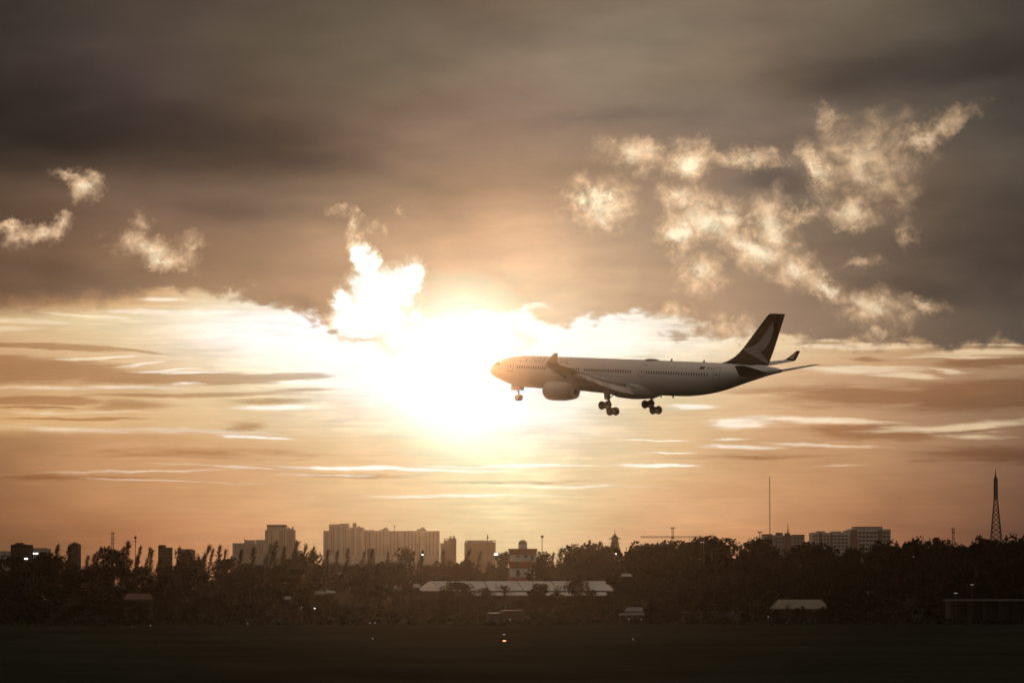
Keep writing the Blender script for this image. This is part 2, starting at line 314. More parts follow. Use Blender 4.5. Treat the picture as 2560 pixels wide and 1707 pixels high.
def mesh(name, verts, faces, m, parent=None, smooth=False, loc=None):
    me = bpy.data.meshes.new(name); me.from_pydata([tuple(v) for v in verts], [], faces)
    bm = bmesh.new(); bm.from_mesh(me); bmesh.ops.recalc_face_normals(bm, faces=bm.faces); bm.to_mesh(me); bm.free()
    me.materials.append(m)
    if smooth: me.polygons.foreach_set('use_smooth', [True]*len(me.polygons))
    o = bpy.data.objects.new(name, me); COL.objects.link(o)
    if parent: o.parent = parent
    if loc is not None: o.location = loc
    return o
def empty(name, loc, label, cat, group=None, kind=None, rot=None):
    o = bpy.data.objects.new(name, None); COL.objects.link(o); o.location = loc; o.empty_display_size = .5
    if rot: o.rotation_euler = rot
    return tag(o, label, cat, group, kind)
class MB:                                        # collects simple solids into one mesh
    def __init__(s): s.v = []; s.f = []
    def add(s, vs, fs):
        n = len(s.v); s.v += [tuple(v) for v in vs]; s.f += [tuple(n+i for i in f) for f in fs]
    def box(s, x0, x1, y0, y1, z0, z1):
        s.add([(x0,y0,z0),(x1,y0,z0),(x1,y1,z0),(x0,y1,z0),(x0,y0,z1),(x1,y0,z1),(x1,y1,z1),(x0,y1,z1)],
              [(0,3,2,1),(4,5,6,7),(0,1,5,4),(1,2,6,5),(2,3,7,6),(3,0,4,7)])
    def tube(s, a, b, r0, r1=None, n=6):
        a = Vector(a); b = Vector(b); r1 = r0 if r1 is None else r1; d = (b-a).normalized()
        u = d.orthogonal().normalized(); w = d.cross(u)
        vs = [a+(u*math.cos(k*2*math.pi/n)+w*math.sin(k*2*math.pi/n))*r0 for k in range(n)]+[b+(u*math.cos(k*2*math.pi/n)+w*math.sin(k*2*math.pi/n))*r1 for k in range(n)]
        s.add(vs, [(k, (k+1) % n, n+(k+1) % n, n+k) for k in range(n)]+[tuple(range(n))[::-1], tuple(range(n, 2*n))])
    def lathe(s, prof, axis='z', c=(0, 0, 0), n=24):   # prof: (along, radius)
        rings = []
        for a, r in prof:
            ring = []
            for k in range(n):
                t = 2*math.pi*k/n; p = (r*math.cos(t), r*math.sin(t))
                q = {'z': (p[0], p[1], a), 'x': (a, p[0], p[1]), 'y': (p[0], a, p[1])}[axis]
                ring.append((c[0]+q[0], c[1]+q[1], c[2]+q[2]))
            rings.append(ring)
        s.loft(rings, True)
    def loft(s, rings, cap=True):
        n = len(rings[0]); vs = [p for r in rings for p in r]; fs = []
        for i in range(len(rings)-1):
            for k in range(n): fs.append((i*n+k, i*n+(k+1) % n, (i+1)*n+(k+1) % n, (i+1)*n+k))
        if cap: fs += [tuple(range(n))[::-1], tuple(range((len(rings)-1)*n, len(rings)*n))]
        s.add(vs, fs)
    def build(s, name, m, parent=None, smooth=False, loc=None): return mesh(name, s.v, s.f, m, parent, smooth, loc)
def autosmooth(o, ang=35):
    me = o.data; bm = bmesh.new(); bm.from_mesh(me)
    for f in bm.faces: f.smooth = True
    for e in bm.edges:
        if len(e.link_faces) == 2 and e.calc_face_angle() > math.radians(ang): e.smooth = False
    bm.to_mesh(me); bm.free()

# ------------------------------------------------------------------ ground
def ground():
    xs = np.linspace(-600, 600, 80); ys = np.concatenate([np.linspace(-40, 900, 140), np.linspace(920, 1940, 20)])
    g = random.Random(3); vs = []; fs = []
    for y in ys:
        for x in xs: vs.append((x, y, .12*math.sin(x*.021+y*.013)+.10*math.sin(y*.037+2)+g.uniform(-.04, .04) if y > 150 else 0))
    n = len(xs)
    for j in range(len(ys)-1):
        for i in range(n-1): fs.append((j*n+i, j*n+i+1, (j+1)*n+i+1, (j+1)*n+i))
    m = mat('airfield_grass', (.017, .022, .015), 1., .6, .03, 0.)
    t = m.node_tree; b = t.nodes['Principled BSDF']
    nn = [x for x in t.nodes if x.type == 'TEX_NOISE'][0]; nn.inputs['Detail'].default_value = 10; nn.inputs['Roughness'].default_value = .7
    o = mesh('grass_field', vs, fs, m, smooth=True); tag(o, kind='structure')
ground()
def strip(name, y0, y1, z, col):
    o = mesh(name, [(-600, y0, z), (600, y0, z), (600, y1, z), (-600, y1, z)], [(0, 1, 2, 3)], mat(name, col, .9, .2, .05, .1)); tag(o, kind='structure')

# ------------------------------------------------------------------ airliner
NOSE = Vector((-3.504, 613.98, 42.878)); YAW, PIT, ROL = .75503, .077208, -.050809
fw = Vector((-math.cos(YAW)*math.cos(PIT), math.sin(YAW)*math.cos(PIT), math.sin(PIT)))
po = Vector((-math.sin(YAW), -math.cos(YAW), 0)); up = fw.cross(po)
po2 = po*math.cos(ROL)+up*math.sin(ROL); up2 = up*math.cos(ROL)-po*math.sin(ROL)
R3 = Matrix((fw, po2, up2)).transposed()
plane = bpy.data.objects.new('airliner', None); COL.objects.link(plane)
plane.matrix_world = Matrix.Translation(NOSE-fw*32-up2*6.5) @ R3.to_4x4()
tag(plane, 'white twin-engine airliner with dark green tail fin descending with its wheels down', 'airliner')
def A(x, y, z): return (32-x, y, z+6.5)
ST = [(-.15,-.59,-.60,.02),(.0,-.30,-.92,.35),(.3,.10,-1.20,.62),(.7,.48,-1.45,.92),(1.4,.92,-1.72,1.32),(2.44,1.38,-2.02,1.78),(3.4,1.66,-2.27,2.08),(4.5,1.93,-2.55,2.33),(6.6,2.20,-2.92,2.64),(9,2.33,-3.02,2.78),(12,2.38,-3.05,2.82),(20,2.46,-3.1,2.82),(30,2.55,-3.12,2.82),(38,2.6,-3.1,2.82),(42.5,2.63,-3.04,2.82),(44.5,2.65,-2.96,2.80),(48.2,2.67,-2.50,2.70),(51.5,2.68,-1.80,2.45),(54,2.66,-1.05,2.12),(56.4,2.63,-.30,1.75),(58.5,2.58,.32,1.36),(60.4,2.52,.88,.98),(62.2,2.40,1.33,.60),(63.0,2.28,1.50,.42),(63.4,2.14,1.62,.30)]
STX = [s[0] for s in ST]
def stv(x, k):
    x = max(STX[0], min(STX[-1], x)); i = max(0, min(len(ST)-2, int(np.searchsorted(STX, x))-1)); h = STX[i+1]-STX[i]; t = (x-STX[i])/h
    def sl(j):
        if j <= 0 or j >= len(ST)-1: j = max(0, min(len(ST)-1, j)); a, b = (j, j+1) if j == 0 else (j-1, j); return (ST[b][k]-ST[a][k])/(STX[b]-STX[a])
        return (ST[j+1][k]-ST[j-1][k])/(STX[j+1]-STX[j-1])
    p0, p1, m0, m1 = ST[i][k], ST[i+1][k], sl(i)*h, sl(i+1)*h
    return (2*t**3-3*t**2+1)*p0+(t**3-2*t**2+t)*m0+(-2*t**3+3*t**2)*p1+(t**3-t**2)*m1
def sec(x): t, b, w = stv(x, 1), stv(x, 2), stv(x, 3); return (t+b)/2, (t-b)/2, w
def surf(x, z, side=1, off=0.):
    zc, h, w = sec(x); q = max(-.999, min(.999, (z-zc)/h)); y = w*math.sqrt(1-q*q)
    n = Vector((0, y/w/w, (z-zc)/h/h)).normalized()*off
    return A(x, side*(y+n.y), z+n.z)
b = MB(); rings = []
xs = [-.15, -.1, 0, .15, .3, .5, .7, 1, 1.4, 1.9, 2.44, 3, 3.6, 4.5, 5.5, 6.6, 8, 10]+list(np.arange(12, 43, 2.5))+list(np.arange(43, 62, 1.))+[62, 62.5, 63, 63.4]
for x in xs:
    zc, h, w = sec(x); rings.append([A(x, w*math.cos(t), zc+h*math.sin(t)) for t in np.linspace(0, 2*math.pi, 49)[:-1]])
b.loft(rings); body = b.build('fuselage', white, plane); autosmooth(body, 50)
def patch(name, m, x0, x1, z0, z1, side=1, off=.02, nx=2, nz=3, parent=None, slant=0.):
    vs, fs = [], []
    for j in range(nz+1):
        for i in range(nx+1):
            vs.append(surf(x0+(x1-x0)*i/nx+slant*j/nz, z0+(z1-z0)*j/nz, side, off))
    for j in range(nz):
        for i in range(nx): a = j*(nx+1)+i; fs.append((a, a+1, a+nx+2, a+nx+1))
    return mesh(name, vs, fs, m, parent or plane)
def zline(x): return .60+(x-30)*.0085             # height of the window row, as it lies on the fuselage
first = None
wx = [8.6+.533*i for i in range(13)]+[18.3+.533*i for i in range(9)]+[23.9+.533*i for i in range(20)]+[37.55+.533*i for i in range(25)]
for x in wx: patch('cabin_window', dark, x-.095, x+.10, zline(x)-.23, zline(x)+.26, 1, .012, 1, 2)
def door(x0, x1, z0, z1):
    d = patch('door', white, x0, x1, z0, z1, 1, .010, 3, 8)
    s = patch('door_seam', line, x0-.05, x0, z0, z1, 1, .016, 1, 8, d); patch('door_seam', line, x1, x1+.05, z0, z1, 1, .016, 1, 8, d)
    patch('door_seam', line, x0-.05, x1+.05, z1, z1+.06, 1, .018, 3, 1, d); patch('door_seam', line, x0-.05, x1+.05, z0-.06, z0, 1, .018, 3, 1, d)
    patch('door_window', dark, (x0+x1)/2-.1, (x0+x1)/2+.12, zline(x0)-.05, zline(x0)+.2, 1, .018, 1, 2, d)
for x0 in (6.3, 16.7, 35.9, 51.55): door(x0, x0+1.15, -.45+zline(x0)-.6+.35, 1.45+zline(x0)-.6+.35)
for sd in (1, -1):
    for (x0, x1, z0, z1, sl) in ((1.55, 2.25, .35, .95, .45), (2.35, 3.0, .45, 1.15, .3), (3.1, 3.7, .5, 1.15, .1)):
        patch('cockpit_window', dark, x0, x1, z0, z1, sd, .012, 2, 2, slant=sl)
def text_on_body(name, txt, x0, z0, size, m, off=.012, width=None):
    cu = bpy.data.curves.new(name, 'FONT'); cu.body = txt; cu.size = size; cu.space_character = 1.06
    o = bpy.data.objects.new(name, cu); COL.objects.link(o); dg = bpy.context.evaluated_depsgraph_get(); dg.update()
    me = bpy.data.meshes.new_from_object(o.evaluated_get(dg)); COL.objects.unlink(o); bpy.data.objects.remove(o)
    bm = bmesh.new(); bm.from_mesh(me); bmesh.ops.triangulate(bm, faces=bm.faces)
    bmesh.ops.subdivide_edges(bm, edges=[e for e in bm.edges if e.calc_length() > .35], cuts=2)
    wd = max(v.co.x for v in bm.verts); k = (width/wd) if width else 1
    for v in bm.verts: v.co = surf(x0+v.co.x*k, z0+v.co.y, 1, off)
    bmesh.ops.recalc_face_normals(bm, faces=bm.faces)
    bm.to_mesh(me); bm.free(); me.materials.clear(); me.materials.append(m); me.name = name
    o = bpy.data.objects.new(name, me); COL.objects.link(o); o.parent = plane
    return o
text_on_body('airline_title', 'CATHAY PACIFIC', 8.3, 1.30, 1.22, lettering, width=11.8)
text_on_body('registration', 'B-HLV', 49.9, 1.72, .42, dark, width=1.45)
patch('flag', redm, 48.35, 49.35, 1.62, 2.02, 1, .014, 2, 2)
b = MB(); rr = []
for x, zb, w in ((19.5,-2.6,1.6),(21,-2.95,2.5),(24,-3.16,2.95),(27.5,-3.24,3.1),(29,-3.42,3.15),(30.3,-3.82,3.15),(33,-3.96,3.1),(35,-3.84,2.9),(36.6,-3.6,2.5),(37.8,-3.2,1.9),(38.6,-2.7,1.2)):
    zc = -1.9; rr.append([A(x, w*math.copysign(abs(math.cos(t))**.75, math.cos(t)), zc+(zc-zb if math.sin(t) < 0 else .9)*math.copysign(abs(math.sin(t))**.8, math.sin(t))) for t in np.linspace(0, 2*math.pi, 33)[:-1]])
b.loft(rr); autosmooth(b.build('belly_fairing', white, plane), 60)
# wings
def af(c, t): return 5*t*(.2969*math.sqrt(max(c, 0))-.126*c-.3516*c*c+.2843*c**3-.1030*c**4)
WY = [1.5, 3.0, 9.6, 21.0, 28.6, 29.3]
def winterp(y, T): return float(np.interp(y, WY, T))
def WLE(y): return winterp(y, [21.2, 22.4, 26.7, 34.1, 39.1, 39.95])
def WTE(y): return winterp(y, [36.2, 36.2, 35.9, 39.6, 42.2, 42.5])
def WZT(y): return winterp(y, [-2.3, -2.05, -.95, .98, 2.28, 2.42])
def WZL(y): return winterp(y, [-1.4, -1.25, -.45, 1.15, 2.25, 2.42])
def WT(y): return winterp(y, [.14, .135, .115, .105, .10, .09])
def wring(y, c0, c1, side, n=9):
    L, T = WLE(y), WTE(y); ch = T-L; t = WT(y); pts = []
    cs = [c0+(c1-c0)*(1-math.cos(math.pi*k/n))/2 for k in range(n+1)]
    P = lambda c, s: A(L+ch*c, side*y, WZL(y)+(WZT(y)-WZL(y))*c+s*af(c, t)*ch*(1. if s > 0 else .8)+.02*ch*(1-(2*c-1)**2))
    return [P(c, 1) for c in cs[::-1]]+[P(c, -1) for c in (cs[1:] if c0 == 0 else cs)]
def flap_ring(y, side, ang, c0=.79, ext=.035, fr=.25, drop=.018):
    L, T = WLE(y), WTE(y); ch = min(T-L, 9.5); full = T-L; fc = fr*ch*(.86 if y < 10 else 1)
    hx = L+full*c0+ext*ch; hz = WZL(y)+(WZT(y)-WZL(y))*c0-drop*ch; a = math.radians(ang)
    up_, lo_ = [], []
    for k in range(8):
        c = (1-math.cos(math.pi*k/7))/2; th = af(c, .15)*fc
        for s, l in ((1, up_), (-.7, lo_)):
            x, z = c*fc, s*th; l.append(A(hx+x*math.cos(a)+z*math.sin(a), side*y, hz-x*math.sin(a)+z*math.cos(a)))
    return up_[::-1]+lo_[1:]
for side in (1, -1):
    b = MB()
    b.loft([wring(y, 0, 1., side) for y in (1.5, 2.95)]); b.loft([wring(y, 0, .80, side) for y in (2.95, 6, 9.6, 13, 17, 21.1)]); b.loft([wring(y, 0, 1., side) for y in (21.1, 24, 28.6, 29.3)])
    w = b.build('wing', grey, plane); autosmooth(w, 40)
    for ys_, an in (((3.1, 6, 9.3), 30), ((9.75, 13, 17, 20.9), 28)):
        b = MB(); b.loft([flap_ring(y, side, an) for y in ys_]); autosmooth(b.build('flap', lgrey, w), 40)
    for ys_ in ((4.2, 8.2), (10.8, 15.2), (15.3, 19.8), (19.9, 24.2), (24.3, 28.3)):   # slats, drooped
        b = MB(); rr = []
        for y in ys_:
            ch = min(WTE(y)-WLE(y), 8); rr.append([A(WLE(y)-.055*ch+dx*ch, side*y, WZL(y)-.03*ch+dz*ch) for dx, dz in ((0, -.012), (.01, .012), (.045, .036), (.10, .052), (.09, .036), (.04, .012), (.02, -.012))])
        b.loft(rr); autosmooth(b.build('slat', lgrey, w), 40)
    for y in (6.6, 12.4, 16.4, 20.3):
        b = MB(); ch = min(WTE(y)-WLE(y), 8.); x0 = WLE(y)+(WTE(y)-WLE(y))*.55; zt = WZT(y); rr = []
        for s_, r, dz in ((0, .03, -.25), (.15, .22, -.38), (.4, .30, -.48), (.62, .28, -.66), (.85, .17, -1.05), (1, .03, -1.32)):
            rr.append([A(x0+s_*(.45*ch+1.6), side*(y+r*.8*math.cos(t)), zt+dz+r*1.3*math.sin(t)) for t in np.linspace(0, 2*math.pi, 13)[:-1]])
        b.loft(rr); autosmooth(b.build('flap_track_fairing', lgrey, w), 50)
    WS = [(29.3, 39.95, 42.5, 2.42, 0), (29.62, 40.35, 42.62, 2.62, .6), (29.85, 41.0, 42.75, 3.1, 1), (30.05, 41.8, 42.95, 3.72, 1), (30.15, 42.35, 43.12, 4.17, 1)]
    b = MB(); rr = []
    for y, l, t_, z, k in WS:
        ring = []
        for c, s_ in [(1, 0), (.75, 1), (.45, 1.4), (.2, 1.2), (0, 0), (.2, -1.2), (.45, -1.4), (.75, -1)]:
            o_ = s_*.045*(t_-l)*.8; ring.append(A(l+(t_-l)*c, side*(y+o_*k*-1), z+o_*(1-k)))
        rr.append(ring)
    b.loft(rr); wl = b.build('winglet', green, w); autosmooth(wl, 50)
    # the small emblem on the inner face of the winglet
    ib = MB()
    for pts in ([(40.95, 2.95), (41.5, 3.05), (42.0, 3.5), (42.5, 4.05), (42.35, 3.5), (42.0, 3.05), (42.35, 2.82), (41.6, 2.82)],):
        vs = []
        for x, z in pts:
            y = float(np.interp(z, [2.42, 2.62, 3.1, 3.72, 4.17], [29.3, 29.62, 29.85, 30.05, 30.15])); vs.append(A(x, side*(y-.16), z))
        n = len(vs); vs2 = vs+[(v[0], v[1]+side*.03, v[2]) for v in vs]
        ib.add(vs2, [tuple(range(n)), tuple(range(n, 2*n))[::-1]]+[(k, (k+1) % n, n+(k+1) % n, n+k) for k in range(n)])
    ib.build('emblem', mt('winglet_emblem', (.5, .49, .48), .4), wl)
    # engine
    ec = A(0, side*9.37, -2.84); b = MB()
    prof = [(28.1, .98), (28.1, 1.06), (27.3, 1.28), (26.2, 1.47), (24.8, 1.58), (23.4, 1.60), (22.6, 1.54), (22.1, 1.44), (21.92, 1.33), (22.0, 1.24), (22.4, 1.20), (23.2, 1.22)]
    b.lathe([(32-x, r) for x, r in prof], 'x', (0, ec[1], ec[2]), 40)
    e = b.build('engine', mt('nacelle_white', (.5, .5, .49), .35, .04, .6, .45), plane); autosmooth(e, 50)
    b = MB(); b.lathe([(32-23.25, 1.2), (32-23.3, 1.2)], 'x', (0, ec[1], ec[2]), 24); b.build('fan', dark, e)
    b = MB(); b.lathe([(32-22.6, .03), (32-22.85, .2), (32-23.2, .36)], 'x', (0, ec[1], ec[2]), 16); b.build('spinner', steel, e, True)
    b = MB(); b.lathe([(32-27.3, .62), (32-28.1, .5), (32-28.9, .08)], 'x', (0, ec[1], ec[2]), 20); b.build('exhaust_cone', steel, e, True)
    b = MB(); b.loft([[A(x, side*(9.37+dy), z) for dy, z in ((-.22, zb), (.22, zb), (.22, zt), (-.22, zt))] for x, zb, zt in ((23.6, -1.5, -1.28), (25.2, -1.6, -.75), (27.5, -1.7, -.55), (30, -1.4, -.75), (31.5, -1.15, -.9))])
    b.build('pylon', grey, e)
    # horizontal stabiliser
    b = MB(); rr = []
    for y, l, t_, zl, zt_ in ((.3, 55.6, 61.4, .75, 1.55), (1.6, 56.3, 61.7, .85, 1.62), (9.35, 61.75, 63.9, 2.62, 2.80), (9.7, 62.25, 64.0, 2.70, 2.84)):
        cs = [(1-math.cos(math.pi*k/7))/2 for k in range(8)]; ch = t_-l
        P = lambda c, s_: A(l+ch*c, side*y, zl+(zt_-zl)*c+s_*af(c, .095)*ch)
        rr.append([P(c, 1) for c in cs[::-1]]+[P(c, -1) for c in cs[1:]])
    b.loft(rr); autosmooth(b.build('tailplane', mt('tailplane_grey', (.30, .30, .29), .42, .05, .5, .4), plane), 40)
# fin and rudder
FZ = [2.2, 2.7, 2.95, 3.28, 3.6, 3.97, 4.55, 5.24, 7.0, 8.93, 10.5, 10.80, 10.93]
FL = [49.8, 51.2, 52.2, 52.98, 53.62, 54.2, 54.97, 55.67, 57.28, 59.04, 60.47, 60.80, 61.3]
FT = [60.75, 60.95, 61.05, 61.2, 61.33, 61.5, 61.76, 62.05, 62.72, 63.42, 64.0, 64.1, 64.15]
def fin_y(x, z):
    l, t_ = np.interp(z, FZ, FL), np.interp(z, FZ, FT); c = max(0, min(1, (x-l)/(t_-l))); return af(c, .085)*min(t_-l, 6.2)
def fring(z, c0, c1):
    l, t_ = float(np.interp(z, FZ, FL)), float(np.interp(z, FZ, FT)); cs = [c0+(c1-c0)*(1-math.cos(math.pi*k/9))/2 for k in range(10)]
    return [A(l+(t_-l)*c, fin_y(l+(t_-l)*c, z), z) for c in cs[::-1]]+[A(l+(t_-l)*c, -fin_y(l+(t_-l)*c, z), z) for c in (cs[1:] if c0 == 0 else cs)]
b = MB(); b.loft([fring(z, 0, .715) for z in FZ]); fin = b.build('tail_fin', green, plane); autosmooth(fin, 40)
b = MB(); b.loft([fring(z, .72, 1.) for z in FZ[1:]]); rud = b.build('rudder', green, fin); autosmooth(rud, 40)
LOGO = [(55.87, 5.2), (57.24, 5.41), (58.39, 5.86), (59.31, 6.46), (60.14, 7.22), (60.84, 8.22), (61.42, 9.13), (61.84, 9.7), (61.93, 8.57), (61.7, 7.43), (61.09, 6.28), (60.38, 5.34), (59.37, 4.67), (58.95, 4.37), (59.38, 4.1), (60.24, 3.65), (60.99, 3.18), (61.0, 2.98), (60.36, 3.08), (59.4, 3.53), (58.23, 4.02), (57.17, 4.43), (56.41, 4.73)]
for side in (1, -1):
    bm = bmesh.new(); vs = [bm.verts.new((x, 0, z)) for x, z in LOGO]; f = bm.faces.new(vs); bmesh.ops.triangulate(bm, faces=[f])
    for _ in range(3):
        bmesh.ops.subdivide_edges(bm, edges=[e for e in bm.edges if e.calc_length() > .5], cuts=1); bmesh.ops.triangulate(bm, faces=bm.faces)
    for v in bm.verts: x, z = v.co.x, v.co.z; v.co = A(x, side*(fin_y(x, z)+.02), z)
    bmesh.ops.recalc_face_normals(bm, faces=bm.faces); me = bpy.data.meshes.new('emblem'); bm.to_mesh(me); bm.free(); me.materials.append(brush)
    o = bpy.data.objects.new('emblem', me); COL.objects.link(o); o.parent = fin
# small fittings
b = MB(); b.loft([[A(x, w*math.cos(t), 2.56+h*math.sin(t)) for t in np.linspace(0, 2*math.pi, 17)[:-1]] for x, w, h in ((34.9, .1, .05), (35.3, .55, .2), (36, .8, .27), (36.9, .8, .26), (37.5, .5, .18), (37.8, .1, .05))])
b.build('satellite_antenna', mt('antenna_dark', (.10, .09, .085), .5), plane, True)
for x, z, h in ((40.3, 2.6, .42), (47.2, 2.64, .36), (14., 2.36, .35)):
    b = MB(); b.loft([[A(x, .04, z-.1), A(x+.45, .04, z-.1), A(x+.45, -.04, z-.1), A(x, -.04, z-.1)], [A(x+.25, .02, z+h), A(x+.5, .02, z+h), A(x+.5, -.02, z+h), A(x+.25, -.02, z+h)]]); b.build('blade_antenna', steel, plane)
for x, z, h in ((38.2, -3.0, .45), (40.8, -3.0, .42), (26., -3.1, .3)):
    b = MB(); b.loft([[A(x, .04, z), A(x+.4, .04, z), A(x+.4, -.04, z), A(x, -.04, z)], [A(x+.25, .02, z-h), A(x+.45, .02, z-h), A(x+.45, -.02, z-h), A(x+.25, -.02, z-h)]]); b.build('blade_antenna', steel, plane)
b = MB(); b.lathe([(32-63.2, .27), (32-63.62, .24)], 'x', (0, 0, 1.87+6.5), 16); b.build('exhaust_outlet', dark, plane)
def wheel(parent, x, y, z, r, w):
    b = MB(); p = A(x, y, z); b.lathe([(-w/2, r*.45), (-w/2, r*.82), (-w*.38, r*.95), (-w*.15, r), (w*.15, r), (w*.38, r*.95), (w/2, r*.82), (w/2, r*.45)], 'y', p, 24)
    t = b.build('wheel', rubber, parent); autosmooth(t, 50); return t
# main gear
for side in (1, -1):
    yc = side*5.34; b = MB()
    b.tube(A(31.55, side*4.9, -1.9), A(31.8, yc, -4.3), .24, .2, 12); b.tube(A(31.8, yc, -4.3), A(31.87, yc, -5.35), .15, .15, 12)
    g = b.build('main_landing_gear', steel, plane)
    b = MB(); b.tube(A(30.85, yc, -4.90), A(32.9, yc, -5.93), .17, .17, 10); b.tube(A(30.97, yc-.95, -4.96), A(30.97, yc+.95, -4.96), .09, .09, 8); b.tube(A(32.76, yc-.95, -5.86), A(32.76, yc+.95, -5.86), .09, .09, 8)
    b.build('bogie_beam', steel, g)
    b = MB(); b.tube(A(30.1, side*4.2, -2.6), A(31.75, yc, -4.0), .09, .09, 8); b.tube(A(31.7, side*3.4, -2.8), A(31.78, yc, -3.9), .08, .08, 8); b.tube(A(31.1, yc, -4.3), A(30.97, yc, -4.85), .07, .07, 8)
    b.build('side_stay', steel, g)
    b = MB(); b.tube(A(32.0, yc, -4.1), A(32.45, yc, -4.75), .07, .07, 6); b.tube(A(32.45, yc, -4.75), A(32.05, yc, -5.3), .07, .07, 6); b.build('torque_link', steel, g)
    b = MB(); y0 = side*5.75; b.loft([[A(31.0, y0, -2.3), A(32.3, y0, -2.3), A(32.3, y0+.06*side, -2.3), A(31.0, y0+.06*side, -2.3)], [A(31.25, y0-.05*side, -4.0), A(32.1, y0-.05*side, -4.0), A(32.1, y0+.01*side, -4.0), A(31.25, y0+.01*side, -4.0)]])
    b.build('gear_door', white, g)
    for wxx, wz in ((30.97, -4.96), (32.76, -5.86)):
        for dy in (-.70, .70): wheel(g, wxx, yc+dy, wz, .70, .46)
b = MB(); b.tube(A(6.35, 0, -2.6), A(6.5, 0, -4.2), .16, .14, 12); b.tube(A(6.5, 0, -4.2), A(6.56, 0, -4.9), .10, .10, 12); b.tube(A(5.0, 0, -2.8), A(6.45, 0, -4.0), .07, .07, 8); b.tube(A(6.56, -.5, -4.87), A(6.56, .5, -4.87), .08, .08, 8)
g = b.build('nose_landing_gear', steel, plane)
for dy in (-.36, .36): wheel(g, 6.56, dy, -4.87, .53, .34)
for sd in (1, -1):
    b = MB(); b.loft([[A(5.3, sd*.55, -2.65), A(7.2, sd*.55, -2.7), A(7.2, sd*.6, -2.7), A(5.3, sd*.6, -2.65)], [A(5.4, sd*.75, -3.6), A(7.0, sd*.75, -3.6), A(7.0, sd*.8, -3.6), A(5.4, sd*.8, -3.6)]]); b.build('gear_door', white, g)

# ------------------------------------------------------------------ buildings beyond the trees
def px2m(p, Y): return p*Y/FPX
def X_(x, Y): return at(x, 1430, Y).x
def Z_(y, Y): return at(1280, y, Y).z
concrete = mt('pale_concrete', (.60, .54, .48), .9, .12, .15)
concrete2 = mt('grey_concrete', (.38, .345, .31), .9, .15, .15)
rosy = mt('rosy_render', (.24, .15, .12), .9, .1, .2)
glassd = mt('window_shade', (.07, .062, .055), .5, .15, .3)
darkwall = mt('dark_wall', (.03, .028, .026), .9, .15, .2)
metalroof = mt('pale_metal_roof', (.52, .49, .46), .55, .12, .25, .3)
redpaint = mt('red_paint', (.30, .05, .04), .8, .15, .4)
whitewash = mt('whitewash', (.78, .74, .70), .85, .12, .4)
mast_m = mt('mast_steel', (.05, .045, .04), .7, .1, 1.)
roof_dark = mt('dark_roof', (.06, .05, .045), .9, .2, .3)
def bld(name, label, Y, x0, x1, group=None):
    cx = (X_(x0, Y)+X_(x1, Y))/2
    return empty(name, (cx, Y, 0), label, 'building', group), cx
def pbox(b, cx, Y, x0, x1, ytop, d0=0., d1=12., ybot=None):
    b.box(X_(x0, Y)-cx, X_(x1, Y)-cx, d0, d1, 0 if ybot is None else Z_(ybot, Y), Z_(ytop, Y))
def windows(root, cx, Y, x0, x1, y0, y1, nx, ny, fw=.5, fh=.45, d=0., m=None, name='window', budget=None):
    w = (x1-x0)/nx; h = (y1-y0)/ny; rest = MB()
    for j in range(ny):
        for i in range(nx):
            a, c = x0+(i+.5)*w, y0+(j+.5)*h; b = rest if (budget is not None and budget[0] <= 0) else MB()
            b.box(X_(a-w*fw/2, Y)-cx, X_(a+w*fw/2, Y)-cx, d-.12, d+.02, Z_(c+h*fh/2, Y), Z_(c-h*fh/2, Y))
            if b is not rest:
                b.build(name, m or glassd, root)
                if budget is not None: budget[0] -= 1
    return rest
# A: square apartment tower
Y = 1500; r, cx = bld('apartment_tower', 'tall square apartment tower with a stepped top, left of the long apartment block', Y, 662, 736)
b = MB(); pbox(b, cx, Y, 662, 734, 1324, 0, 13); pbox(b, cx, Y, 667, 712, 1316, 1, 12, 1324); pbox(b, cx, Y, 712, 726, 1320, 1, 12, 1324); w_ = b.build('wall', concrete2, r)
b = MB(); pbox(b, cx, Y, 666, 713, 1311, .5, 12.5, 1316); pbox(b, cx, Y, 729, 732, 1315, 2, 4, 1324); pbox(b, cx, Y, 718, 722, 1317, 2, 4, 1320); b.build('roof', roof_dark, r)
bud = [96]
for a, c, n in ((664, 670, 1), (676, 681, 1), (697, 713, 3), (717, 731, 3)): windows(r, cx, Y, a, c, 1326, 1386, n, 12, .55, .5, 0, None, 'window', bud)
Y = 1480; r, cx = bld('low_apartment_block', 'low stepped block touching the left side of the square apartment tower', Y, 581, 662)
b = MB(); pbox(b, cx, Y, 581, 663, 1357, 0, 10); pbox(b, cx, Y, 610, 635, 1349.5, .5, 9, 1357); pbox(b, cx, Y, 640, 663, 1349, .5, 9, 1357); pbox(b, cx, Y, 609.5, 611, 1344, 1, 2, 1350); b.build('wall', concrete2, r)
windows(r, cx, Y, 585, 658, 1359, 1385, 12, 5, .45, .45)
Y = 1490; r, cx = bld('flat_annex', 'small flat annex at the right foot of the square apartment tower', Y, 736, 752)
b = MB(); pbox(b, cx, Y, 736, 753, 1375, 0, 8); b.build('wall', concrete2, r); windows(r, cx, Y, 738, 751, 1377, 1387, 3, 2)
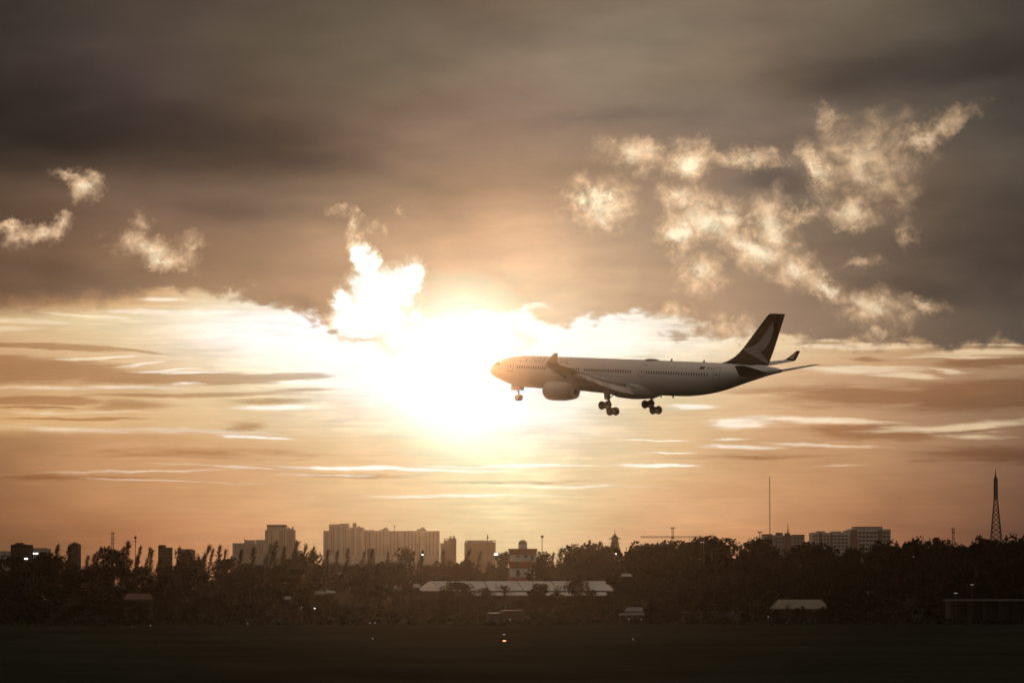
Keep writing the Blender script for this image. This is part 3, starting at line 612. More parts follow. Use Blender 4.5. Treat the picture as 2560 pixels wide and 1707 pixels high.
# B: long apartment complex
Y = 1600; r, cx = bld('apartment_block', 'taller left half of the apartment block with stepped roofline and a slim lift tower', Y, 808, 908)
b = MB(); pbox(b, cx, Y, 808, 822, 1326, 0, 14); pbox(b, cx, Y, 822, 870, 1312, -.5, 14); pbox(b, cx, Y, 874, 908, 1318, 0, 14); pbox(b, cx, Y, 870, 874, 1322, 1.5, 14); b.build('wall', concrete, r)
b = MB(); pbox(b, cx, Y, 822, 850, 1310, 0, 12, 1312); pbox(b, cx, Y, 850, 870, 1308, 0, 12, 1312); pbox(b, cx, Y, 881, 890, 1307, 1, 6, 1318); pbox(b, cx, Y, 893, 900, 1314.5, 1, 6, 1318); b.build('roof', concrete2, r)
bud = [99]; rest = MB()
for a, c, n, yt in ((812, 820, 2, 1330), (826, 836, 2, 1316), (842, 850, 2, 1316), (856, 866, 2, 1316), (878, 886, 2, 1323), (892, 904, 3, 1323)):
    q = windows(r, cx, Y, a, c, yt, 1388, n, 15, .6, .5, -.5 if 822 < a < 870 else 0., None, 'window', bud); rest.add(q.v, q.f)
tag(rest.build('far_windows', glassd, r), kind='stuff')
r, cx = bld('apartment_slab', 'long flat-topped apartment slab with two low roof rooms, right half of the long block', Y+8, 908, 1098); Y += 8
b = MB(); pbox(b, cx, Y, 908.5, 1098, 1326.5, 0, 12); pbox(b, cx, Y, 909, 935, 1324.5, .5, 11, 1326.5)
for a in (925, 961, 1000, 1050): pbox(b, cx, Y, a, a+8, 1327, -1.0, 0, 1392)
b.build('wall', concrete, r)
b = MB(); pbox(b, cx, Y, 946, 958, 1325, 1, 6, 1326.5); pbox(b, cx, Y, 954, 970, 1321.5, 1, 7, 1326.5); pbox(b, cx, Y, 959, 967, 1318.5, 1.5, 6.5, 1321.5); pbox(b, cx, Y, 1042, 1064, 1321.5, 1, 7, 1326.5); pbox(b, cx, Y, 1052, 1060, 1318, 1.5, 6.5, 1321.5); b.build('roof', concrete2, r)
b = MB(); b.tube((X_(985, Y)-cx, 4, Z_(1327, Y)), (X_(985, Y)-cx, 4, Z_(1312, Y)), .12); b.box(X_(981.5, Y)-cx, X_(988.5, Y)-cx, 3.9, 4.1, Z_(1314.5, Y), Z_(1313.5, Y)); b.build('antenna', mast_m, r)
bud = [99]; rest = MB()
for k in range(21):
    a = 912+k*8.9
    if any(abs(a+2-(q+4)) < 5.5 for q in (925, 961, 1000, 1050)): continue
    q = windows(r, cx, Y, a, a+4.4, 1330, 1388, 1, 15, .75, .5, 0, None, 'window', bud); rest.add(q.v, q.f)
tag(rest.build('far_windows', glassd, r), kind='stuff')
# C
Y = 1300; r, cx = bld('office_building', 'narrow building with twin rooftop turrets, just right of the long apartment slab', Y, 1101, 1140)
b = MB(); pbox(b, cx, Y, 1101, 1140, 1357, 0, 8); pbox(b, cx, Y, 1109, 1140, 1350, .5, 8, 1357); pbox(b, cx, Y, 1121, 1140, 1345, 1, 7.5, 1350); b.build('wall', rosy, r)
b = MB(); pbox(b, cx, Y, 1109, 1124, 1345.5, .6, 6, 1347.5); pbox(b, cx, Y, 1110, 1111, 1347, 1, 2, 1351); pbox(b, cx, Y, 1124, 1128, 1339.5, 1, 3, 1345); pbox(b, cx, Y, 1132, 1137, 1339, 1, 3, 1345); b.build('roof', concrete2, r)
windows(r, cx, Y, 1104, 1138, 1359, 1386, 6, 5, .45, .5)
# D
Y = 1350; r, cx = bld('flat_block', 'wide flat-roofed block with rounded roof corners, between twin-turret building and domed tower', Y, 1160, 1240)
b = MB(); pbox(b, cx, Y, 1161, 1239, 1355, 0, 9); b.build('wall', rosy, r)
b = MB(); pbox(b, cx, Y, 1162, 1240, 1350, -.4, 9, 1352); pbox(b, cx, Y, 1168, 1232, 1352, .5, 8, 1355); b.build('roof', concrete2, r)
windows(r, cx, Y, 1165, 1236, 1358, 1386, 13, 5, .5, .45)
# E, F
Y = 1230; r, cx = bld('banded_flats', 'small pale flats with rooftop hut, between the thin mast and the wide stepped flats', Y, 1908, 2012)
b = MB(); pbox(b, cx, Y, 1908, 1932, 1336, 0, 9); pbox(b, cx, Y, 1932, 1982, 1337, .4, 9); pbox(b, cx, Y, 1982, 2012, 1338, 0, 9); b.build('wall', concrete2, r)
b = MB(); pbox(b, cx, Y, 1908, 1932, 1334.5, -.3, 9, 1336); pbox(b, cx, Y, 1942, 1958, 1331, 1, 6, 1337); pbox(b, cx, Y, 1965, 1976, 1332, 1, 6, 1337); pbox(b, cx, Y, 1980, 2012, 1336, -.3, 9, 1338); b.build('roof', roof_dark, r)
for a, c in ((1919, 1931), (1965, 1977)): b = MB(); pbox(b, cx, Y, a, c, 1337.5, -.5, .4, 1400); b.build('stair_shaft', rosy, r)
for a, c, n in ((1910, 1918, 1), (1937, 1963, 3), (1984, 2009, 3)): windows(r, cx, Y, a, c, 1341, 1377, n, 4, .62, .35, .4 if a == 1937 else 0)
b = MB(); b.tube((X_(1972, Y)-cx, 3, Z_(1333, Y)), (X_(1972, Y)-cx, 3, Z_(1305, Y)), .14, .05); b.tube((X_(1972, Y)-cx, 3, Z_(1333, Y)), (X_(1972, Y)-cx, 3, Z_(1320, Y)), .3, .12); b.build('antenna', mast_m, r)
Y = 1250; r, cx = bld('stepped_flats', 'wide pale stepped flats with balcony bands, left of the tall lattice tower', Y, 2030, 2230)
b = MB(); pbox(b, cx, Y, 2030, 2124, 1331, 0, 12); pbox(b, cx, Y, 2124, 2228, 1322, .8, 12); b.build('wall', concrete, r)
b = MB(); pbox(b, cx, Y, 2045, 2064, 1327, 1, 8, 1331); pbox(b, cx, Y, 2080, 2105, 1327.5, 1, 8, 1331); pbox(b, cx, Y, 2112, 2140, 1326, 1.2, 8, 1331); pbox(b, cx, Y, 2137, 2208, 1315.5, 1.2, 11, 1322); b.build('roof', concrete2, r)
b = MB()
for a, c in ((2048, 2056), (2076, 2082), (2128, 2144), (2196, 2206)): b = MB(); pbox(b, cx, Y, a, c, 1332 if a < 2120 else 1324, -.3, .8, 1400); b.build('stair_shaft', rosy, r)
for a, c, n, yt, d in ((2033, 2046, 2, 1335, 0), (2058, 2075, 2, 1335, 0), (2083, 2122, 4, 1335, 0), (2146, 2194, 5, 1326, .8), (2208, 2226, 2, 1326, .8)):
    windows(r, cx, Y, a, c, yt, 1386, n, 6, .72, .42, d)
# left dark group
def small(name, label, Y, parts, m, roofs=(), wins=None):
    x0 = min(p[0] for p in parts); x1 = max(p[1] for p in parts); r, cx = bld(name, label, Y, x0, x1); b = MB()
    for p in parts: pbox(b, cx, Y, p[0], p[1], p[2], 0, 8)
    b.build('wall', m, r)
    if roofs:
        b = MB()
        for p in roofs: pbox(b, cx, Y, p[0], p[1], p[2], .5, 6, p[3])
        b.build('roof', roof_dark, r)
    if wins: windows(r, cx, Y, *wins)
    return r
small('dark_house', 'dark blocky house at the far left edge of the skyline', 900, [(26, 72, 1361), (34, 54, 1359)], darkwall, [(38, 50, 1356, 1359)], (30, 70, 1366, 1392, 5, 3))
small('water_tank_house', 'slim dark tower with a rounded tank on top, left of the light masts', 950, [(174, 193, 1360)], darkwall, [(177, 191, 1357.5, 1360), (180, 185, 1355, 1357.5)], (176, 191, 1364, 1386, 2, 3))
small('twin_block', 'dark low building with two uneven flat roofs, right of the floodlight mast', 950, [(395, 408, 1363), (408, 424, 1368)], darkwall, [(397, 407, 1361.5, 1363)], (397, 422, 1370, 1392, 4, 3))
small('grey_shed', 'long low grey shed with two bright lamps at the far left', 1000, [(0, 32, 1377), (72, 118, 1371)], concrete2, [(72, 112, 1369.5, 1371)], (76, 114, 1375, 1390, 5, 1))
small('roadside_house', 'dark stub of a house rising among feathery trees before the long apartment block', 1000, [(918, 935, 1373)], darkwall, [(920, 936, 1371, 1373)], (920, 933, 1377, 1388, 2, 2))
small('brick_house', 'low house half hidden between feathery trees, right of the twin-roof block', 1000, [(450, 482, 1374)], rosy, [(452, 478, 1372, 1374)], (453, 480, 1378, 1392, 4, 2))
# domed tower
Y = 770; cx = X_(1307, Y); r = empty('domed_tower', (cx, Y, 0), 'square red and white banded tower with a round dome, standing behind the long white roof', 'tower')
b = MB(); pbox(b, cx, Y, 1274, 1340, 1386, 0, 5.6); b.build('wall', whitewash, r)
b = MB(); pbox(b, cx, Y, 1273, 1341, 1403.5, -.08, 5.7, 1420); pbox(b, cx, Y, 1274, 1340, 1442, -.12, 5.8, 1455); b.build('red_band', redpaint, r)
b = MB(); x0, x1 = X_(1270, Y)-cx, X_(1344, Y)-cx; zb, zt = Z_(1386, Y), Z_(1371, Y); k = .35
b.add([(x0, -.5, zt), (x1, -.5, zt), (x1, 6.2, zt), (x0, 6.2, zt), (x0+k, -.12, zb), (x1-k, -.12, zb), (x1-k, 5.8, zb), (x0+k, 5.8, zb)], [(0, 1, 2, 3), (7, 6, 5, 4), (0, 4, 5, 1), (1, 5, 6, 2), (2, 6, 7, 3), (3, 7, 4, 0)])
b.build('roof', redpaint, r)
b = MB(); R_ = px2m(11, Y); z0 = Z_(1371, Y); b.lathe([(z0, R_), (Z_(1360, Y), R_)], 'z', (0, 2.8, 0), 20); b.build('dome_drum', whitewash, r, True)
b = MB(); z1 = Z_(1360, Y); b.lathe([(z1, R_*1.03)]+[(z1+R_*1.03*math.sin(t), R_*1.03*math.cos(t)) for t in np.linspace(.1, 1.5, 8)], 'z', (0, 2.8, 0), 20); b.build('dome', mt('dome_grey', (.22, .20, .18), .6), r, True)
for a, c, y0, y1 in ((1290, 1298, 1387.5, 1392), (1311, 1318, 1388, 1393), (1328, 1333, 1389, 1399), (1291, 1299, 1424, 1440), (1328, 1333, 1424, 1440), (1291, 1297, 1407, 1417), (1327, 1332, 1407, 1417)):
    b = MB(); pbox(b, cx, Y, a, c, y0, -.14, .05, y1); b.build('window', glassd, r)
# warehouse
Y = 715; cx = X_(1290, Y); r = empty('warehouse', (cx, Y, 0), 'long low warehouse with a pale metal roof in front of the domed tower', 'building')
zr, ze = Z_(1452, Y), Z_(1475, Y-7); L0, L1 = X_(1050, Y-7)-cx, X_(1535, Y-7)-cx; r0, r1 = X_(1074, Y)-cx, X_(1512, Y)-cx
b = MB(); b.box(L0+.3, L1-.3, -6.6, 6.6, 0, ze-.1); b.build('wall', darkwall, r)
def slab(b, q, th=.12): b.add(list(q)+[(p[0], p[1], p[2]-th) for p in q], [tuple(range(len(q))), tuple(range(len(q), 2*len(q)))[::-1]]+[(k, (k+1) % len(q), len(q)+(k+1) % len(q), len(q)+k) for k in range(len(q))])
b = MB(); slab(b, [(r0, 0, zr), (r1, 0, zr), (L1, -7, ze), (L0+3.9, -7, ze)]); slab(b, [(r1, 0, zr), (r0, 0, zr), (L0, 7, ze), (L1, 7, ze)]); slab(b, [(r1+.02, 0, zr), (L1+.8, 7, ze), (L1+.8, -7, ze)])
b.build('roof', metalroof, r)
b = MB(); slab(b, [(r0-.02, -.02, zr), (L0+3.85, -7, ze), (L0-1, -6, ze-.1), (L0-1, 2, ze)]); b.build('gable_roof', concrete, r)
for k in range(5):
    x = r0+(r1-r0)*(k+.6)/5.2; b = MB(); b.tube((x, -.2, zr+.03), (x+1.2, -7, ze+.03), .07, .07, 4); b.build('roof_rib', roof_dark, r)
Y = 703; cx = X_(1340, Y); r = empty('annex_shed', (cx, Y, 0), 'narrow pale lean-to roof in front of the long warehouse', 'building')
b = MB(); zt, zl = Z_(1479.5, Y), Z_(1487, Y-4); b.box(X_(1166, Y)-cx+.2, X_(1514, Y)-cx-.2, -3.6, 1.2, 0, zl-.15); b.build('wall', darkwall, r)
b = MB(); slab(b, [(X_(1166, Y)-cx, 1.5, zt), (X_(1516, Y)-cx, 1.5, zt), (X_(1516, Y)-cx, -4, zl), (X_(1166, Y)-cx, -4, zl)]); b.build('roof', metalroof, r)
# small roofs seen through the trees
def hut(name, label, Y, x0, x1, yr, ye, inset=.2, m=None, depth=5., ridge=None):
    cx = X_((x0+x1)/2, Y); r = empty(name, (cx, Y, 0), label, 'building'); a, c = X_(x0, Y)-cx, X_(x1, Y)-cx; zr, ze = Z_(yr, Y+depth/2), Z_(ye, Y); w = c-a
    b = MB(); b.box(a+.15, c-.15, .15, depth-.15, 0, ze-.08); b.build('wall', darkwall, r)
    b = MB(); p, q = a+w*inset, c-w*inset; slab(b, [(a, 0, ze), (c, 0, ze), (q, depth/2, zr), (p, depth/2, zr)]); slab(b, [(c, depth, ze), (a, depth, ze), (p, depth/2, zr), (q, depth/2, zr)])
    slab(b, [(c+.01, 0, ze), (c+.01, depth, ze), (q+.01, depth/2, zr)]); slab(b, [(a-.01, depth, ze), (a-.01, 0, ze), (p-.01, depth/2, zr)]); b.build('roof', m or metalroof, r)
    windows(r, cx, Y+.15, x0+(x1-x0)*.15, x1-(x1-x0)*.15, ye+2, ye+9, 3, 1, .4, .7)
    return r
hut('hip_roof_shed', 'long pale hip-roofed shed low among the dark trees at right', 590, 1932, 2074, 1498, 1520, .12, mt('dull_roof', (.20, .19, .14), .8, .15, .4), 7)
hut('small_shed', 'small pale-roofed shed at the field edge right of the warehouse', 560, 1563, 1614, 1517, 1527, .16, mt('dim_roof', (.20, .18, .165), .7), 4)
hut('low_garage', 'low grey garage in front of the small pale-roofed shed', 552, 1548, 1612, 1531, 1536, .05, mt('drab_roof', (.16, .15, .14), .8), 3)
hut('corner_hut', 'small hut with a sloping pale roof left of the big round tree', 660, 785, 812, 1476, 1484, .1, mt('dim_roof2', (.22, .21, .19), .8), 4)
hut('bright_hut', 'low pale-roofed hut left of the big round tree, right one of a pair', 655, 813, 838, 1474.5, 1481, .05, mt('dim_roof3', (.34, .33, .28), .8), 4)
hut('tiny_roof_hut', 'tiny pale roof deep in the trees left of the paired huts', 620, 710, 726, 1490, 1496, .1, mt('dim_roof4', (.25, .25, .24), .8), 4)
hut('red_roof_house', 'low house with a dull red roof in the dark trees at left', 600, 308, 376, 1483, 1497, .1, mt('dull_red_roof', (.12, .05, .045), .9), 6)
hut('garden_hut', 'small grey hut just left of the warehouse gable', 690, 980, 1004, 1463, 1472, .1, mt('dim_roof5', (.26, .22, .19), .8), 4)
hut('white_hut', 'tiny white-roofed hut touching the left end of the warehouse', 700, 1032, 1050, 1459, 1466, .1, mt('dim_roof6', (.34, .29, .25), .8), 4)
# watch post
Y = 640; cx = X_(1567, Y); r = empty('watch_post', (cx, Y, 0), 'slim watch post with a small pale canopy right of the warehouse', 'tower')
b = MB(); b.box(-.75, .75, 0, 1.6, 0, Z_(1442, Y)); b.build('shaft', darkwall, r)
b = MB(); z = Z_(1440, Y); b.add([(-1.0, -.3, z), (1.0, -.3, z), (1.0, 1.9, z), (-1.0, 1.9, z), (-.7, .3, z+.45), (.7, .3, z+.45), (.7, 1.3, z+.45), (-.7, 1.3, z+.45)], [(0, 3, 2, 1), (4, 5, 6, 7), (0, 1, 5, 4), (1, 2, 6, 5), (2, 3, 7, 6), (3, 0, 4, 7)]); b.build('canopy', metalroof, r)
# terminal shed at right
Y = 560; cx = X_(2480, Y); r = empty('columned_shed', (cx, Y, 0), 'long low dark shed with square columns at the right edge', 'building')
b = MB(); b.box(X_(2378, Y)-cx, X_(2600, Y)-cx, .6, 8, 0, Z_(1503, Y)); b.build('wall', darkwall, r)
b = MB(); b.box(X_(2372, Y)-cx, X_(2610, Y)-cx, -.3, 8.3, Z_(1503, Y), Z_(1499, Y)); b.build('roof', roof_dark, r)
for k in range(6):
    b = MB(); x = X_(2385+k*38, Y)-cx; b.box(x-.3, x+.3, -.2, .4, 0, Z_(1503, Y)); b.build('column', darkwall, r)
# pagoda
Y = 1200; cx = X_(1537.5, Y); r = empty('pagoda', (cx, Y, 0), 'slim tiered pagoda with curved eaves and a spire, rising above the round trees', 'pagoda')
def py(p): return Z_(p, Y)
pr = px2m(1, Y); b = MB()
b.box(-13*pr, 13*pr, 0, 26*pr, 0, py(1368)); b.box(-10*pr, 10*pr, 3*pr, 23*pr, py(1368), py(1353)); b.box(-8*pr, 8*pr, 5*pr, 21*pr, py(1353), py(1345)); b.build('wall', mt('pagoda_wall', (.50, .42, .37), .9), r)
def eave(b, rad, y0, y1, top): # curved tiered roof
    rr = []
    for t, q in ((1, 0), (.96, .03), (.75, .12), (.5, .32), (.28, .62), (top, 1.)):
        z = py(y0)+(py(y1)-py(y0))*q; c = rad*pr*t; ring = []
        for i in range(16):
            a = 2*math.pi*(i+.5)/16; m_ = max(abs(math.cos(a)), abs(math.sin(a))); lift = (.35 if t > .9 else .1)*(1/m_-1)*pr*8
            ring.append((c*math.cos(a)/m_, 13*pr+c*math.sin(a)/m_, z+lift))
        rr.append(ring)
    b.loft(rr)
b = MB(); eave(b, 17, 1347, 1334, .06); r2 = b.build('roof', roof_dark, r)
b = MB(); b.tube((0, 13*pr, py(1335)), (0, 13*pr, py(1326)), 1.2*pr, .5*pr, 8); b.tube((0, 13*pr, py(1326)), (0, 13*pr, py(1319)), .35*pr, .12*pr, 6); b.build('spire', roof_dark, r2)
for rad, y0, y1 in ((17.5, 1358, 1353), (17.5, 1368, 1363)): b = MB(); eave(b, rad, y0, y1, .5); b.build('balcony_roof', mt('pagoda_roof', (.25, .19, .16), .9), r)
for k in (-6, 0, 6): b = MB(); b.box((k-1.2)*pr, (k+1.2)*pr, -.1, .1, py(1380), py(1371)); b.build('window', glassd, r)
# ------------------------------------------------------------------ masts, towers, crane
def lattice(b, x, Y, yb, yt, wb, wt, n, th, waist=None):
    zb, zt = (0 if yb is None else Z_(yb, Y)), Z_(yt, Y); px = px2m(1, Y)
    def hw(t):
        if waist:
            tw, ww = waist; return (wb+(ww-wb)*(t/tw)**.95 if t < tw else ww+(wt-ww)*((t-tw)/(1-tw)))*px/2
        return (wb+(wt-wb)*t)*px/2
    pts = []
    for k in range(n+1):
        t = k/n; h = hw(t); z = zb+(zt-zb)*t; pts.append([(x-h, -h, z), (x+h, -h, z), (x+h, h, z), (x-h, h, z)])
    for k in range(n):
        for i in range(4):
            j = (i+1) % 4; b.tube(pts[k][i], pts[k+1][i], th, th, 4); b.tube(pts[k][i], pts[k+1][j], th*.6, th*.6, 3); b.tube(pts[k][j], pts[k+1][i], th*.6, th*.6, 3); b.tube(pts[k+1][i], pts[k+1][j], th*.7, th*.7, 3)
Y = 1200; cx = X_(2491, Y); r = empty('lattice_tower', (cx, Y, 0), 'tall tapering lattice tower near the right edge, the highest mast', 'tower')
b = MB(); lattice(b, 0, Y, None, 1195, 52, 7.5, 24, .14, (.82, 8.4)); b.build('mast', mast_m, r)
b = MB(); lattice(b, 0, Y, 1248, 1193, 6.5, 5.5, 12, .09); b.build('aerial_section', mt('aerial_dark', (.03, .026, .024), .8), r)
b = MB()
for q in range(1198, 1248, 5): b.box(-4.3*px2m(1, Y), 4.3*px2m(1, Y), -.4, .4, Z_(q+1.4, Y), Z_(q, Y))
b.build('panel_antenna', mt('aerial_dark', (.03, .026, .024), .8), r)
b = MB(); b.tube((0, 0, Z_(1194, Y)), (0, 0, Z_(1178, Y)), .35, .1, 6); b.tube((0, 0, Z_(1178, Y)), (0, 0, Z_(1172, Y)), .08, .04, 5); b.build('spike', mast_m, r)
def mast(name, label, cat, x, Y, ytop, w0, w1, n, th, heads=(), m=None, ybase=None):
    cx = X_(x, Y); r = empty(name, (cx, Y, 0), label, cat); b = MB()
    if n: lattice(b, 0, Y, None, ytop, w0, w1, n, th)
    else: b.tube((0, 0, 0), (0, 0, Z_(ytop, Y)), w0*px2m(.5, Y), w1*px2m(.5, Y), 6)
    b.build('mast', m or mast_m, r)
    for (hx, y0, y1, w, nm) in heads:
        b = MB(); p = px2m(1, Y); b.box((hx-w/2)*p, (hx+w/2)*p, -.35, .35, Z_(y1, Y), Z_(y0, Y)); b.build(nm, m or mast_m, r)
    return r
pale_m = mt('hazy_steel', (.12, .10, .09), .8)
mast('pylon', 'thin pale lattice pylon with short crossarms at left', 'pylon', 281, 1300, 1330, 7, 5, 12, .06, [(0, 1331, 1332.2, 13, 'crossarm'), (0, 1346, 1347.2, 13, 'crossarm'), (0, 1357, 1358.2, 12, 'crossarm')], pale_m)
mast('light_mast', 'slim mast with a round lamp head and small bracket, right of the pale pylon', 'mast', 338, 900, 1342, 2.6, 1.6, 0, .1, [(0, 1340, 1346, 5.5, 'lamp_head'), (0, 1352, 1353.2, 8, 'bracket')])
mast('phone_mast', 'short mast with drum-shaped head between the domed tower and the round trees', 'mast', 1355.5, 1100, 1338, 3, 2.4, 12, .05, [(0, 1338, 1343.5, 7.5, 'aerial_drum')], pale_m)
mast('roof_mast', 'thin mast standing over the flat block left of the domed tower', 'mast', 1219, 1340, 1334, 3.4, 1.4, 0, .08, [(0, 1340, 1346, 4, 'aerial_drum')], pale_m)
mast('thin_mast', 'very tall hair-thin guyed mast left of the banded flats', 'mast', 1925, 1400, 1192, 2.6, 2.0, 44, .045, [], pale_m)
mast('bracket_mast', 'short mast with a winged lamp bracket left of the thin mast', 'mast', 1900, 900, 1331, 2.4, 2.0, 0, .08, [(0, 1329, 1331.5, 9, 'lamp_bracket'), (-4, 1327, 1329, 2, 'lamp'), (4, 1327, 1329, 2, 'lamp')])
mast('relay_mast', 'small lattice mast with a flat head between the flats and the tall lattice tower', 'mast', 2384, 1250, 1322, 6.5, 4.5, 9, .06, [(-1, 1320, 1322.5, 8, 'aerial_drum'), (1, 1329, 1330.5, 6, 'bracket')])
mast('short_mast', 'small stub of a mast above trees right of the pagoda', 'mast', 1566, 1100, 1367, 2, 1.5, 0, .06, [(0, 1369, 1370, 5, 'crossarm')])
mast('far_pole', 'faint pole left of the square apartment tower', 'mast', 570, 1100, 1362, 1.4, 1., 0, .06, [], pale_m)
mast('street_pole', 'thin pole standing before the long apartment slab', 'mast', 1043, 900, 1360, 1.8, 1.4, 0, .06, [], pale_m)
mast('yard_pole', 'thin dark pole before the white warehouse roof', 'mast', 1332, 690, 1440, 1.3, 1., 0, .06, [])
# crane
Y = 1700; cx = X_(1682, Y); r = empty('tower_crane', (cx, Y, 0), 'faint tower crane with a long level jib behind the trees right of the pagoda', 'crane')
b = MB(); lattice(b, 0, Y, None, 1318, 5.5, 4.5, 22, .09); b.build('mast', pale_m, r)
b = MB(); p = px2m(1, Y); z0, z1 = Z_(1343.6, Y), Z_(1340.2, Y)
for a, c in ((-80, 0), (0, 100)):
    n = int(abs(c-a)/4)
    for k in range(n):
        u, v = (a+(c-a)*k/n)*p, (a+(c-a)*(k+1)/n)*p; b.tube((u, -.5, z0), (v, -.5, z0), .12, .12, 4); b.tube((u, 0, z1), (v, 0, z1), .12, .12, 4); b.tube((u, -.5, z0), (v, 0, z1), .06, .06, 3); b.tube((u, 0, z1), (v, -.5, z0), .06, .06, 3)
b.build('jib', pale_m, r)
b = MB(); b.box(-7*p, 7*p, -.8, .8, Z_(1320, Y), Z_(1318, Y)); b.box(-3.5*p, 3.5*p, -1, 1, Z_(1346, Y), Z_(1340, Y)); b.build('cab', pale_m, r)

# ------------------------------------------------------------------ trees
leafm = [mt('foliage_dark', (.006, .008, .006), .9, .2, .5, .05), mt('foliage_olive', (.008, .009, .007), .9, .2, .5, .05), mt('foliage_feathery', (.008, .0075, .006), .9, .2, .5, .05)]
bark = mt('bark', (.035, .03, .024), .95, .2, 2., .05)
def leaf(b, p, s, g):
    d = Vector((g.gauss(0, 1), g.gauss(0, 1), g.gauss(0, .8))).normalized(); u = d.orthogonal().normalized()*s; w = d.cross(u).normalized()*s*g.uniform(.45, .8)
    b.add([p-u, p-w*.9, p+u*g.uniform(.8, 1.2), p+w], [(0, 1, 2, 3)])
def broad(seed, H=10., R=3.4, base=.28, lobes=20, nl=70, ls=.26, flat=1.):
    g = random.Random(seed); c = MB(); t = MB(); top = Vector((g.uniform(-.3, .3), g.uniform(-.3, .3), H*.5))
    t.tube((0, 0, 0), (top.x*.4, top.y*.4, H*.3), H*.022, H*.017, 7); t.tube((top.x*.4, top.y*.4, H*.3), top, H*.017, H*.010, 6)
    for k in range(lobes):
        a = g.uniform(0, 2*math.pi); q = g.random()**.5; zz = g.uniform(-1, 1)
        rr = R*q*math.sqrt(max(.05, 1-zz*zz*.8)); cz = H*(base+(1-base)*.5)+zz*H*(1-base)*.40*flat
        if k < 3: rr *= .3; cz = H*(.84+.03*k)
        p = Vector((rr*math.cos(a), rr*math.sin(a), cz)); lr = R*g.uniform(.26, .44)
        t.tube((top.x*.7, top.y*.7, H*g.uniform(.28, .45)), p, H*.008, H*.003, 4)
        for _ in range(nl):
            d = Vector((g.gauss(0, 1), g.gauss(0, 1), g.gauss(0, 1))).normalized()*lr*g.uniform(.45, 1.)**.6; d.z *= .72
            leaf(c, p+d, ls*g.uniform(.7, 1.4), g)
    return c, t
def feathery(seed, H=11., R=2.1, n=70, lean=.12):
    g = random.Random(seed); c = MB(); t = MB(); ax = lambda z: Vector((lean*z*z/H, 0, z))
    for k in range(6): t.tube(ax(H*k/6*.97), ax(H*(k+1)/6*.97), H*.014*(1-k/6.5), H*.014*(1-(k+1)/6.6), 5)
    for k in range(n):
        z = H*(.16+.84*(k+g.random())/n); a = g.uniform(0, 2*math.pi); L = R*(1.1-.88*(z/H)**1.3)*g.uniform(.6, 1.3)
        o = ax(z*.97); d = Vector((math.cos(a)+.22, math.sin(a), g.uniform(.6, 1.6))).normalized()
        e = o+d*L; t.tube(o, e, .03, .012, 3)
        for m in range(11):
            q = (m+1)/11; s = o+d*L*q; v = Vector((g.gauss(.25, .45), g.gauss(0, .45), g.uniform(.1, 1.1))).normalized()*g.uniform(.35, .8)
            w = v.cross(Vector((g.gauss(0, 1), g.gauss(0, 1), g.gauss(0, 1)))).normalized()*.045
            c.add([s-w, s+w, s+v+w*.2, s+v-w*.2], [(0, 1, 2, 3)])
    for m in range(14):
        s = ax(H*.9)+Vector((g.gauss(0, .1), g.gauss(0, .1), m*H*.007)); v = Vector((g.gauss(.2, .25), g.gauss(0, .25), 1)).normalized()*.7; w = Vector((.05, .02, 0)); c.add([s-w, s+w, s+v], [(0, 1, 2)])
    return c, t
def palmy(seed, H=6.5):                            # sparse crown with radiating sprays
    g = random.Random(seed); c = MB(); t = MB(); t.tube((0, 0, 0), (.2, 0, H*.8), .16, .1, 7)
    for k in range(34):
        a = g.uniform(0, 2*math.pi); e = g.uniform(-.25, 1.1); L = g.uniform(1.2, 2.3); o = Vector((.2, 0, H*g.uniform(.55, .82)))
        d = Vector((math.cos(a)*math.cos(e), math.sin(a)*math.cos(e), math.sin(e))); prev = o
        for m in range(1, 8):
            p = o+d*L*m/7-Vector((0, 0, .35*(m/7)**2)); t.tube(prev, p, .025, .02, 3)
            for s in (-1, 1, 1, -1):
                w = d.cross(Vector((0, 0, 1))).normalized()*s*.42+Vector((0, 0, -.1))+d*.2; f = d*.07; c.add([p-f, p+f, p+w], [(0, 1, 2)])
            prev = p
    return c, t
PROTO = {}
def proto(kind, i, c, t, H, m): PROTO.setdefault(kind, []).append((c.build_mesh(m), t.build_mesh(bark), H))
def _bm(s, m):
    me = bpy.data.meshes.new('tree_part'); me.from_pydata(s.v, [], s.f); me.materials.append(m); return me
MB.build_mesh = _bm
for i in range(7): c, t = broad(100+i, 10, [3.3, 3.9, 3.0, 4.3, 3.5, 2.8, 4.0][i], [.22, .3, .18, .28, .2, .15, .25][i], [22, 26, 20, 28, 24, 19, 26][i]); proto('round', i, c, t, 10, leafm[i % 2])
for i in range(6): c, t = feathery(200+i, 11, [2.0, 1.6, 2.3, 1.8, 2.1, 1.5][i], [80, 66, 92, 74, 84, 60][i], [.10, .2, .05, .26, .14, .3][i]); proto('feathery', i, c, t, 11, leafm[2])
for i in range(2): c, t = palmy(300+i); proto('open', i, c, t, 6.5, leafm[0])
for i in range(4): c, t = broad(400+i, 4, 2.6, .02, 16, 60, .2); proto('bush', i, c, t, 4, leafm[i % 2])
ntree = 0
